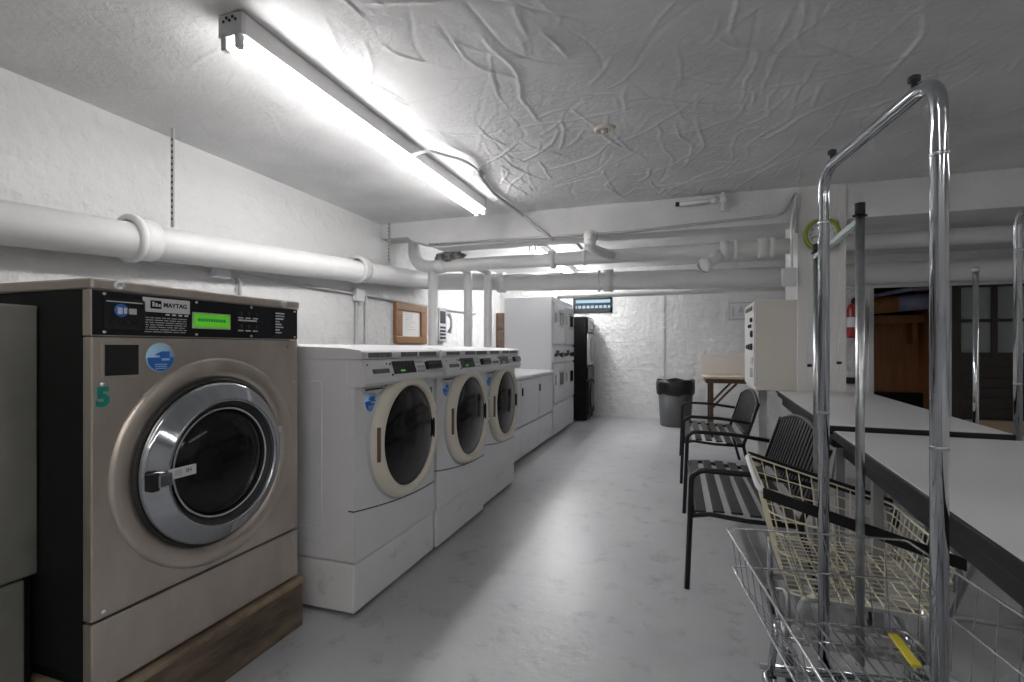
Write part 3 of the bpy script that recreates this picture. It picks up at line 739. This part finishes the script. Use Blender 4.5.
# ------------------------------------------------------------------ stacked dryers
def make_stack(label, loc):
    o = thing('stacked_dryer', label, 'dryer', loc, 0, 'tall white stacked dryers')
    h = .326; D = .64; H = 1.765
    MB().box(-D, -.014, -h, h, .02, H, M_white, .008).build('cabinet', o)
    MB().box(-.016, 0, -h + .003, h - .003, .03, .40, M_white, .006).build('lower_panel', o)
    for z0, z1 in ((.42, .92), (1.16, 1.70)):
        b = MB(); b.box(-.016, .012, -h + .02, h - .02, z0, z1, M_white, .02, 3); d_ = b.build('door', o)
        zz = z0 + .30 if z0 < 1 else z0 + .34
        b = MB(); b.box(.008, .020, -.05, .20, zz - .11, zz + .11, M_lgrey, .012, 3); b.box(.015, .022, -.02, .17, zz - .08, zz + .08, M_glass, .01, 3); b.build('window', d_)
        b = MB(); b.box(.01, .035, -h + .05, -h + .075, zz - .06, zz + .06, M_grey, .006); b.build('handle', d_)
    c = MB(); c.box(-.016, .008, -h + .01, h - .01, .94, 1.14, M_lgrey, .008); c_ = c.build('control_strip', o)
    b = MB(); b.box(.006, .012, -.2, -.02, 1.02, 1.09, M_dark, .002); b.box(.006, .03, .08, .20, 1.0, 1.06, M_blackgloss, .004)
    b.build('coin_box', c_)
    each('knob', c_, lambda b, y: b.lathe([(.022, 0), (.018, .025), (0, .026)], (.008, y, 1.03), (1, 0, 0), M_dark, 14), [-.25, .03, .26])
    return o
st = make_stack('tall white stacked dryer nearer the camera, beside the low white machines', (-1.47, 6.37, 0))
dup(st, (-1.475, 7.03, 0), 0, 'tall white stacked dryer standing next to the black stacked unit')
# black stack
o = thing('stacked_washer_dryer', 'tall black stacked laundry unit with silver upper door near the small window', 'dryer', (-1.30, 7.85, 0))
h = .30
MB().box(-.68, -.012, -h, h, .02, 1.60, M_black, .012).build('cabinet', o)
b = MB(); b.box(-.014, .008, -h + .01, h - .01, 1.36, 1.58, M_blackgloss, .01); c_ = b.build('control_panel', o)
b = MB(); b.box(.006, .012, -.16, .14, 1.42, 1.54, M_grey, .004); b.lathe([(.03, 0), (.026, .025), (0, .026)], (.008, .2, 1.47), (1, 0, 0), M_grey, 16); b.build('buttons', c_)
b = MB(); b.box(-.014, .014, -h + .02, h - .02, .86, 1.34, M_lgrey, .02, 3); d_ = b.build('upper_door', o); d_['label'] = 'silver upper door'
b = MB(); b.lathe([(.20, .0), (.20, .02), (.17, .03), (.15, .02), (0, .03)], (.012, .02, 1.10), (1, 0, 0), M_grey, 32); b.build('window', d_)
b = MB(); b.box(-.014, .012, -h + .02, h - .02, .10, .62, M_black, .02, 3); d_ = b.build('lower_door', o)
b = MB(); b.lathe([(.2, .0), (.2, .015), (.17, .02), (0, .02)], (.01, 0, .38), (1, 0, 0), M_glass, 32); b.build('window', d_)
MB().box(-.014, .010, -h + .01, h - .01, .64, .83, M_blackgloss, .01).build('middle_panel', o)

# ------------------------------------------------------------------ things on the walls
o = thing('framed_notice', 'white notice in a wide brown wooden frame on the left wall', 'picture frame', (XL, 5.16, 1.40))
b = MB(); w_, hh, fw = .72, .46, .085
for y0, y1, z0, z1 in ((-w_ / 2, w_ / 2, hh / 2 - fw, hh / 2), (-w_ / 2, w_ / 2, -hh / 2, -hh / 2 + fw), (-w_ / 2, -w_ / 2 + fw * 1.7, -hh / 2 + fw, hh / 2 - fw), (w_ / 2 - fw * 1.7, w_ / 2, -hh / 2 + fw, hh / 2 - fw)):
    b.box(0, .04, y0, y1, z0, z1, M_oak, .008)
b.build('frame', o)
b = MB(); b.box(.0, .015, -w_ / 2 + .1, w_ / 2 - .1, -hh / 2 + .06, hh / 2 - .06, M_paper)
rr = random.Random(9)
for k in range(7): b.box(.014, .016, -.13, -.13 + rr.uniform(.12, .26), .10 - k * .028, .106 - k * .028, M_grey)
b.build('notice', o)
o = thing('wall_phone', 'grey wall telephone unit right of the wood-framed notice', 'telephone', (XL, 5.95, 1.42))
b = MB(); b.box(0, .05, -.13, .10, -.22, .22, M_grey, .015, 3); b.box(.048, .056, -.10, .05, .02, .18, M_dark, .006); b.build('housing', o)
b = MB()
for r_ in range(4):
    for c_ in range(3): b.box(.05, .062, -.10 + c_ * .055, -.07 + c_ * .055, -.18 + r_ * .045, -.155 + r_ * .045, M_dark, .003)
b.build('keypad', o)
b = MB(); b.tube([(.06, .14, .16), (.09, .15, .08), (.09, .15, -.02), (.06, .14, -.10)], [.03, .018, .018, .03], M_grey, 10); b.build('handset', o)
o = thing('electrical_cabinet', 'rusty brown metal cabinet in the rear left corner beside the stacked dryers', 'electrical box', (-2.72, YB - .07, 1.2))
MB().box(-.24, .24, -.14, .06, -.5, .52, M_rust, .01).build('box', o)
b = MB(); b.box(-.22, .22, -.15, -.138, -.46, .2, M_rust, .006); b.box(-.2, .2, -.155, -.14, .25, .48, M_rust, .006); b.build('door', o)
# no-entry sign
o = thing('wall_sign', 'small square grey-framed pictogram sign on the white rear wall', 'sign', (.90, YB, 1.68))
b = MB(); b.box(-.175, .175, -.02, 0, -.135, .135, M_grey, .004); b.box(-.15, .15, -.024, -.01, -.112, .112, M_lgrey)
b.build('plate', o)
b = MB(); b.lathe([(.018, 0), (.018, .003), (0, .003)], (0, -.024, .055), (0, -1, 0), M_grey, 16)
b.box(-.03, .03, -.028, -.023, -.03, .03, M_grey, .008); b.box(-.10, .10, -.027, -.023, -.07, -.06, M_grey); b.box(-.12, -.09, -.027, -.023, -.09, .06, M_grey); b.box(.09, .12, -.027, -.023, -.09, .06, M_grey)
b.build('pictogram', o)
# kiosk on the column
o = thing('change_machine', 'beige card kiosk with white button front mounted beside the column', 'kiosk', (.93, 4.90, 0))
MB().box(-.314, -.002, -.31, .31, .765, 1.515, M_beige, .008).build('cabinet', o)
b = MB(); b.box(-.328, -.308, -.295, .295, .80, 1.495, M_trimw, .006); b.prism([(-.312, 1.515), (-.33, 1.49), (-.33, 1.42), (-.312, 1.40)], 'y', -.29, .29, M_trimw); f_ = b.build('front_plate', o)
b = MB(); b.box(-.334, -.326, -.22, .20, 1.44, 1.475, M_dark, .002); b.build('header_strip', f_)
each('button', f_, lambda b, y, z, s: b.lathe([(s, 0), (s, .012), (s * .7, .018), (0, .018)], (-.328, y, z), (-1, 0, 0), M_dark, 14), [(-.14, 1.31, .016), (-.06, 1.31, .016), (-.19, 1.36, .02), (-.19, 1.13, .03), (-.05, 1.13, .026), (-.20, 1.24, .03), (.06, 1.13, .02)])
b = MB(); b.box(-.35, -.326, -.23, -.18, .87, .95, M_lgrey, .004); b.box(-.333, -.326, -.23, -.12, .98, 1.04, M_grey, .002); b.box(-.33, -.326, -.20, -.19, .94, .99, M_grey); b.build('coin_return', f_)
b = MB(); b.box(-.23, -.16, .14, .22, 0, .77, M_trimw, .004); b.box(-.235, -.02, -.22, .225, 0, .02, M_trimw, .004); b.build('pedestal', o)
# column holes/clock/extinguisher
o = thing('wall_clock', 'round lime green wall clock on the white column', 'clock', (1.085, BY0 - .015, 2.02))
MB().lathe([(.130, 0), (.132, -.02), (.127, -.042), (.113, -.046), (.105, -.04), (.103, -.02)], (0, 0, 0), (0, 1, 0), M_lime, 40).build('rim', o)
b = MB(); b.lathe([(.104, -.022), (0, -.022)], (0, 0, 0), (0, 1, 0), M_print, 40)
for n in range(12):
    a = 2 * PI * n / 12
    b.mesh(text_mesh(str(12 if n == 0 else n), .024, .0004), T(.082 * math.sin(a), -.0235, .082 * math.cos(a)) @ FNY, M_dark)
b.build('dial', o)
b = MB(); b.box(-.004, .004, -.029, -.025, -.01, .06, M_dark, rot=Matrix.Rotation(1.05, 3, 'Y'), about=Vector((0, 0, 0)))
b.box(-.003, .003, -.032, -.028, -.01, .09, M_dark, rot=Matrix.Rotation(-1.9, 3, 'Y'), about=Vector((0, 0, 0))); b.build('hands', o)
o = thing('column_plugs', 'two small black knockouts on the white column above the tables', 'wall plate', (1.09, BY0 - .013, .98))
b = MB(); b.box(-.105, -.07, -.006, .006, -.012, .012, M_dark, .004); b.build('plug', o); b = MB(); b.box(.10, .135, -.006, .006, .012, .034, M_dark, .004); b.build('plug', o)
o = thing('fire_extinguisher', 'red fire extinguisher hung on the rear wall behind the column', 'fire extinguisher', (2.34, YB - .10, 1.26))
MB().lathe([(0, 0), (.08, .005), (.085, .03), (.085, .40), (.07, .45), (.03, .48), (.03, .50)], (0, 0, 0), (0, 0, 1), M_red, 24).build('cylinder', o)
b = MB(); b.lathe([(.086, 0), (.086, .14)], (0, 0, .15), (0, 0, 1), M_print, 24); b.build('label_band', o)
b = MB(); b.box(-.03, .03, -.03, .03, .49, .54, M_dark, .006); b.box(-.02, .02, -.13, .02, .54, .56, M_dark, .005); b.box(-.02, .02, -.12, .02, .50, .515, M_dark, .005)
b.tube([(.03, 0, .52), (.11, -.01, .50), (.12, -.02, .3), (.10, -.02, .12)], .012, M_rubber, 8, fillet=.04); b.build('valve_and_hose', o)
b = MB(); b.box(-.03, .03, .07, .10, .05, .48, M_dark); b.build('bracket', o)
o = thing('wall_box', 'small black box low on the rear wall under the fire extinguisher', 'wall plate', (2.33, YB, .66))
b = MB(); b.box(-.06, .06, -.05, 0, -.045, .045, M_dark, .006); b.build('box', o)
# closet contents
o = thing('wrapped_duct', 'blue-grey wrapped duct crossing the upper part of the brown closet', 'pipe', (3.0, 8.76, 1.75))
MB().tube([(.04, 0, .02), (.47, 0, .05)], .12, M_duct, 20).build('duct_run', o)
MB().tube([(-.66, 0, -.03), (.04, 0, .02)], .125, M_copper, 20).build('copper_section', o)
tag(MB().tube([(2.35, 8.62, 1.82), (3.2, 8.62, 1.97), (3.49, 8.62, 1.99)], .03, M_duct, 10).build('small_pipe'), 'thin blue-grey pipe slanting above the wrapped duct in the closet', 'pipe')

# ------------------------------------------------------------------ trash can
o = thing('trash_can', 'round dark grey trash can with black bag against the rear wall', 'trash can', (-.035, 7.60, 0))
MB().lathe([(0, .0), (.205, 0), (.212, .02), (.248, .62), (.24, .62), (.20, .05)], (0, 0, 0), (0, 0, 1), M_can, 36).build('barrel', o)
b = MB(); rr = random.Random(2); prof = [(.235, .45), (.262, .475), (.268, .54), (.27, .60), (.262, .655), (.25, .66), (.235, .62), (.16, .50), (0, .46)]
b.lathe(prof, (0, 0, 0), (0, 0, 1), M_bag, 40)
for v in b.bm.verts:
    a = math.atan2(v.co.y, v.co.x); rr_ = math.hypot(v.co.x, v.co.y)
    if rr_ > .2:
        k = 1 + .022 * math.sin(9 * a + v.co.z * 30) + .014 * math.sin(17 * a)
        v.co.x *= k; v.co.y *= k; v.co.z += .012 * math.sin(5 * a)
b.build('bag', o)
# ------------------------------------------------------------------ small wooden folding table
o = thing('wooden_folding_table', 'small wooden folding table by the rear wall, behind the kiosk', 'table', (.69, 6.98, 0))
MB().box(-.39, .78, -.30, .30, .735, .765, M_buff, .006).build('table_top', o)
MB().box(-.36, .75, -.27, .27, .68, .735, M_brown, .004).build('apron', o)
for x, y in ((-.29, -.24), (-.29, .24), (.70, -.24), (.70, .24)):
    b = MB(); b.box(x - .022, x + .022, y - .018, y + .018, 0, .68, M_brown, .004); b.build('leg', o)
for y in (-.24, .24):
    for x0, x1 in ((-.29, .0), (.70, .41)):
        b = MB(); b.tube([(x0, y, .36), (x1 * .6 + x0 * .4, y, .56), (x1, y, .68)], .014, M_brown, 8, fillet=.05); b.build('brace', o)
o = MB().box(-.36, .46, -.012, .012, 0, .26, M_pale, .003, rot=Matrix.Rotation(-.12, 3, 'X'), about=Vector((0, 0, 0))).build('leaning_board', loc=(.66, 7.235, .768))
tag(o, 'pale beige board leaning upright on the wooden folding table', 'board')

# ------------------------------------------------------------------ laminate tables
def make_table(label, p, L_, rz):
    o = thing('folding_table', label, 'table', (p[0], p[1], 0), rz, 'long laminate folding tables')
    W = .655
    MB().box(.006, W - .006, -L_ / 2 + .006, L_ / 2 - .006, .745, .762, M_ttop, .003).build('table_top', o)
    b = MB(); z0, z1 = .722, .760
    b.box(0, .014, -L_ / 2, L_ / 2, z0, z1, M_tedge, .004); b.box(W - .014, W, -L_ / 2, L_ / 2, z0, z1, M_tedge, .004)
    b.box(0, W, -L_ / 2, -L_ / 2 + .014, z0, z1, M_tedge, .004); b.box(0, W, L_ / 2 - .014, L_ / 2, z0, z1, M_tedge, .004)
    b.build('edge_band', o)
    b = MB()
    b.box(.03, .055, -L_ / 2 + .05, L_ / 2 - .05, .655, .745, M_tedge, .004); b.box(W - .055, W - .03, -L_ / 2 + .05, L_ / 2 - .05, .655, .745, M_tedge, .004)
    b.box(.03, W - .03, -L_ / 2 + .05, -L_ / 2 + .07, .655, .745, M_tedge, .004); b.box(.03, W - .03, L_ / 2 - .07, L_ / 2 - .05, .655, .745, M_tedge, .004)
    b.build('apron', o)
    for s in (-1, 1):
        yl = s * (L_ / 2 - .26)
        for x in (.10, W - .10):
            b = MB(); b.box(x - .018, x + .018, yl - .018, yl + .018, 0.0, .745, M_tleg, .004); b.build('leg', o)
        b = MB(); b.tube([(.10, yl, .12), (W - .10, yl, .12)], .012, M_tleg, 8); b.build('stretcher', o)
        b = MB(); b.tube([(W / 2, yl, .12), (W / 2, yl - s * .42, .74)], .009, M_tleg, 8); b.build('brace', o)
    return o
TA = -math.atan(.0636)
def tpos(y): return .642 + .0636 * (y - 2.58)
t1 = make_table('far grey-topped folding table, its end against the white column', (tpos(3.565), 3.565), 1.94, TA)
t2 = dup(t1, (tpos(1.60) + .014, 1.60, 0), TA, 'near grey-topped folding table running out of frame at right')
t1.scale = (1, 1, 1.012); t2.scale = (1, 1, .986)

# ------------------------------------------------------------------ benches
def make_bench(label, loc, L_=1.12):
    o = thing('metal_bench', label, 'bench', loc, 0, 'black slatted metal benches')
    # x: 0 at the front legs, +x to the back; y along the bench
    h = L_ / 2; SZ = .36; AZ = .555
    for s in (-1, 1):
        y = s * h
        b = MB(); b.tube([(-.0, y, 0), (.015, y, SZ), (.02, y, AZ - .03), (.06, y, AZ), (.30, y, AZ - .005), (.52, y, AZ - .035)], .013, M_bench, 10, fillet=.06); b.build('arm_and_front_leg', o)
        b = MB(); b.tube([(.56, y * .96, 0), (.47, y * .96, SZ - .02), (.50, y * .96, SZ + .05), (.585, y * .96, .68)], .013, M_bench, 10, fillet=.06); b.build('rear_leg', o)
    b = MB()
    b.tube([(.015, -h, SZ - .02), (.1, -h, SZ - .005), (.25, -h, SZ - .02), (.47, -h * .96, SZ - .03)], .011, M_bench, 8); b.tube([(.015, h, SZ - .02), (.1, h, SZ - .005), (.25, h, SZ - .02), (.47, h * .96, SZ - .03)], .011, M_bench, 8)
    b.tube([(.47, -h, SZ - .03), (.47, h, SZ - .03)], .011, M_bench, 8); b.tube([(.03, -h, SZ - .012), (.03, h, SZ - .012)], .011, M_bench, 8)
    b.build('seat_frame', o)
    b = MB()
    for k in range(6):
        x = .035 + k * .078; z = SZ + (.006 if k in (1, 2) else 0) - .012 * (k > 3)
        b.box(x, x + .05, -h + .005, h - .005, z - .004, z + .006, M_bench, .003)
    b.build('seat', o)
    # back: arched top rail, vertical slats
    def bx(z): return .492 + (z - .40) * .325
    b = MB(); pts = []
    for k in range(17):
        t = -1 + 2 * k / 16; z = .665 + .075 * (1 - t * t); pts.append((bx(z), t * h * .94, z))
    b.tube([(bx(.40), -h * .94, .40)] + pts + [(bx(.40), h * .94, .40)], .012, M_bench, 8); b.tube([(bx(.41), -h * .94, .41), (bx(.41), h * .94, .41)], .011, M_bench, 8)
    n = 17
    for k in range(n):
        t = -1 + 2 * (k + 1) / (n + 1); z1 = .665 + .075 * (1 - t * t); y = t * h * .94
        b.box(bx(.41), bx(.41) + .008, y - .016, y + .016, 0, 1, M_bench)
        for v in b.bm.verts[-8:] if hasattr(b.bm.verts, '__getitem__') else []: pass
    b.bm.verts.ensure_lookup_table()
    vs = [v for v in b.bm.verts if abs(v.co.z) < 1e-6 or abs(v.co.z - 1) < 1e-6]
    for v in vs:
        t = v.co.y / (h * .94); zt = .41 if v.co.z < .5 else .665 + .075 * (1 - min(1, t * t)) - .004
        v.co.x += bx(zt) - bx(.41) - .004; v.co.z = zt
    b.build('backrest', o)
    return o
bn = make_bench('nearer black metal bench, half hidden by the laundry carts', (.04, 3.03, 0))
dup(bn, (.025, 4.93, 0), 0, 'farther black metal bench, in front of the beige kiosk')

# ------------------------------------------------------------------ laundry carts
def caster(o, x, y):
    b = MB(); b.lathe([(.0, -.013), (.045, -.013), (.05, -.008), (.05, .008), (.045, .013), (0, .013)], (x, y, .05), (1, 0, 0), M_rubber, 20)
    co_ = b.build('caster', o)
    b = MB(); b.box(x - .022, x - .017, y - .02, y + .02, .045, .105, M_chrome); b.box(x + .017, x + .022, y - .02, y + .02, .045, .105, M_chrome); b.box(x - .022, x + .022, y - .02, y + .02, .10, .106, M_chrome)
    b.tube([(x, y, .10), (x, y, .14)], .01, M_chrome, 8); b.build('fork', co_)
def wire_basket(b, tw, tl, bw, bl, zt, zb, m, rw=.0024, rimr=.004, nx=9, ny=10, nz=4, slope=0.0, cx=0.0):
    # rim half sizes tw/tl, bottom half sizes bw/bl, slope lowers the rim towards +x
    def rimz(x): return zt - slope * (x + tw) / (2 * tw)
    def P(sx, sy, t):   # t 0 bottom, 1 rim ; sx,sy in [-1,1]
        x = (bw * (1 - t) + tw * t) * sx; y = (bl * (1 - t) + tl * t) * sy
        return (x + (cx * (1 - t)), y, zb * (1 - t) + rimz(tw * sx) * t)
    rect = [(-1, -1), (1, -1), (1, 1), (-1, 1)]
    for k in range(nz + 1):
        t = k / nz; r = rimr if k == nz else rw
        b.tube([P(sx, sy, t) for sx, sy in rect], r, m, 6, fillet=.035, fs=4, closed=True)
    for i in range(1, nx):
        s = -1 + 2 * i / nx
        b.tube([P(s, 1, 1), P(s, 1, 0), P(s, -1, 0)] + ([P(s, -1, 1)] if i % 3 == 1 else []), rw, m, 5, cap=False)
    for i in range(1, ny):
        s = -1 + 2 * i / ny
        b.tube([P(1, s, 1), P(1, s, 0), P(-1, s, 0), P(-1, s, 1)], rw, m, 5, cap=False)
def base_frame(o, bw, bl, zb, m):
    b = MB(); b.tube([(-bw, -bl, .15), (bw, -bl, .15), (bw, bl, .15), (-bw, bl, .15)], .012, m, 10, fillet=.05, closed=True)
    for y in (-bl * .5, bl * .5): b.tube([(-bw, y, .15), (bw, y, .15)], .009, m, 8)
    b.build('base_frame', o)
    for sx in (-1, 1):
        for sy in (-1, 1):
            b = MB(); b.tube([(sx * bw * .97, sy * bl * .97, .15), (sx * bw * .99, sy * bl * .99, zb + .01)], .011, m, 8); b.build('upright', o)
            caster(o, sx * bw * .94, sy * bl * .94)
def make_chrome_cart(label, loc, rz):
    # y axis is the long one; a pole on the centre line towards either end, joined by a rail on top
    o = thing('laundry_cart', label, 'laundry cart', loc, rz, 'chrome laundry carts with hanging rail')
    hl = .279; zt, zb = .555, .30
    y0, y1 = -.56, .245; TL, TR, BL, BR = -.292, .205, -.165, .19
    b = MB()
    def ring(a, c, ya, yb, z, r): b.tube([(a, ya, z), (c, ya, z), (c, yb, z), (a, yb, z)], r, M_wire, 7, fillet=.02, fs=4, closed=True)
    ring(TL, TR, y0, y1, zt, .0036); ring(TL + .016, TR - .010, y0 + .010, y1 - .008, zt - .115, .003); ring(BL, BR, y0 + .03, y1 - .03, zb, .004)
    for i in range(1, 9):
        t = i / 9
        for ya, yb in ((y0, y0 + .03), (y1, y1 - .03)): b.tube([(TL + (TR - TL) * t, ya, zt), (BL + (BR - BL) * t, yb, zb)], .0014, M_chrome, 5, cap=False)
    for i in range(1, 11):
        y = y0 + .02 + (y1 - y0 - .04) * i / 11
        for a_, c_ in ((TL, BL), (TR, BR)): b.tube([(a_, y, zt), (a_ + (.016 if a_ < 0 else -.010), y, zt - .115), (c_, y, zb)], .0014, M_chrome, 5, cap=False)
    b.build('basket', o)
    b = MB()
    for i in range(13): b.tube([(BL + (BR - BL) * i / 12, y0 + .03, zb + .004), (BL + (BR - BL) * i / 12, y1 - .03, zb + .004)], .0036, M_wire, 6)
    for i in range(1, 6): b.tube([(BL, y0 + (y1 - y0) * i / 6, zb), (BR, y0 + (y1 - y0) * i / 6, zb)], .003, M_chrome, 6)
    b.build('basket_floor', o)
    cy, bl = (y0 + y1) / 2, (y1 - y0) / 2 - .05
    b = MB(); b.tube([(-.2, cy - bl, .15), (.2, cy - bl, .15), (.2, cy + bl, .15), (-.2, cy + bl, .15)], .012, M_chrome, 10, fillet=.05, closed=True)
    for y in (-hl, .0, hl - .06): b.tube([(-.2, y, .15), (.2, y, .15)], .009, M_chrome, 8)
    b.tube([(0, -hl, .15), (0, hl, .15)], .012, M_chrome, 8)
    b.build('base_frame', o)
    for sx in (-1, 1):
        for sy in (-1, 1):
            x, y = sx * .18, cy + sy * (bl - .01)
            b = MB(); b.tube([(x, y, .15), ((BL + .004) if sx < 0 else (BR - .004), y, zb)], .011, M_chrome, 8); b.build('upright', o)
            caster(o, x * .95, y)
    H = 1.667
    b = MB(); b.tube([(0, -hl, .15), (0, -hl, H - .0), (0, hl, H), (0, hl, .15)], .0155, M_chrome, 16, fillet=.075, fs=8)
    po = b.build('hanging_rail', o)
    each('collar', po, lambda b, y, z: b.lathe([(.016, -.004), (.0166, -.003), (.0166, .003), (.016, .004)], (0, y, z), (0, 0, 1), M_chromedark, 16), [(y, z) for y in (-hl, hl) for z in (H - .16, .92)])
    each('rail_knob', po, lambda b, y: b.lathe([(.006, 0), (.006, .014), (.012, .018), (.012, .028), (.0, .034)], (0, y, H + .012), (0, 0, 1), M_rubber, 12), [-hl + .085, hl - .06])
    return o
ca = make_chrome_cart('chrome wire laundry cart with arched hanging rail, nearest the camera', (.462, 1.495, 0), .122)
ca2 = dup(ca, (1.47, 2.61, 0), PI, 'chrome laundry cart with arched hanging rail beyond the tables at right edge')
ca2.scale = (1, 1, 1.04)
def make_cream_cart(label, loc, rz):
    o = thing('basket_cart', label, 'laundry cart', loc, rz, 'carts with cream coated baskets')
    zt, zb = .645, .315
    b = MB(); wire_basket(b, .26, .305, .205, .285, zt, zb, M_creamwire, .0026, .0045, 11, 15, 5, slope=.155, cx=.02)
    bo = b.build('basket', o)
    for sy in (-1, 1):
        y = sy * .309; b = MB()
        k = bmesh.new(); bmesh.ops.create_cube(k, size=1)
        for v in k.verts:
            x = v.co.x * .53; v.co = Vector((x, y + v.co.y * .012, zt - .155 * (x + .265) / .53 + v.co.z * .036))
        bmesh.ops.bevel(k, geom=k.edges[:], offset=.003, segments=1, affect='EDGES'); b._merge(k, M_bumper)
        ob = b.build('bumper', bo); ob['label'] = 'black bumper strip'
    b = MB(); b.tube([(-.262, -.305, zt), (-.275, -.24, zt + .004), (-.275, .24, zt + .004), (-.262, .305, zt)], .009, M_lgrey, 10, fillet=.05); b.build('handle', bo)
    base_frame(o, .19, .25, zb - .01, M_chromedark)
    b = MB(); b.tube([(-.15, -.26, .15), (-.15, -.26, zb - .012), (.15, -.26, zb - .012), (.15, -.26, .15)], .012, M_grey, 10, fillet=.05); b.build('bent_leg', o)
    H = 1.555
    for y in (-.325, .325):
        b = MB(); b.tube([(.0, y, .15), (.0, y, H)], .0125, M_chromedark, 12)
        p = b.build('pole', o)
        b = MB(); b.tube([(0, y, H - .03), (0, y, H + .008)], .0142, M_dark, 12); b.tube([(-.019, y, H - .03), (.019, y, H - .03)], .004, M_dark, 8); b.build('pole_cap', p)
    b = MB(); b.box(-.012, .012, -.325, .325, H - .055, H - .035, M_palegreen, .004); b.build('cross_bar', o)
    return o
cb = make_cream_cart('laundry cart with cream coated wire basket, between near cart and bench', (.545, 2.112, 0), -.05)
o = thing('basket_cart', 'plain upright-pole laundry cart beyond the tables, in front of the dark door', 'laundry cart', (1.462, 3.50, 0), 0)
b = MB(); wire_basket(b, .24, .28, .20, .25, .56, .30, M_chromedark, .0024, .004, 9, 10, 4); b.build('basket', o)
base_frame(o, .19, .23, .30, M_chromedark)
b = MB(); b.tube([(0, -.29, .15), (0, -.29, 1.515)], .0125, M_chrome, 12); p = b.build('pole', o)
b = MB(); b.lathe([(.0125, 0), (.018, .004), (.02, .018), (.012, .03), (0, .034)], (0, -.29, 1.51), (0, 0, 1), M_chromedark, 14); b.build('pole_cap', p)
tag(MB().box(-.012, .012, -.075, .075, -.004, .004, M_yellow, .002).build('yellow_strap', loc=(.575, 1.60, .3125)),
    'yellow strap lying in the chrome cart basket beside its hanging rail', 'strap')

# ------------------------------------------------------------------ light and view
w = bpy.data.worlds.new('world'); sc.world = w; w.use_nodes = True
w.node_tree.nodes['Background'].inputs[0].default_value = (.6, .7, .85, 1); w.node_tree.nodes['Background'].inputs[1].default_value = .3
vs = sc.view_settings
vs.view_transform = 'Standard'; vs.look = 'None'; vs.exposure = 1.3; vs.gamma = 1.0; vs.use_curve_mapping = False
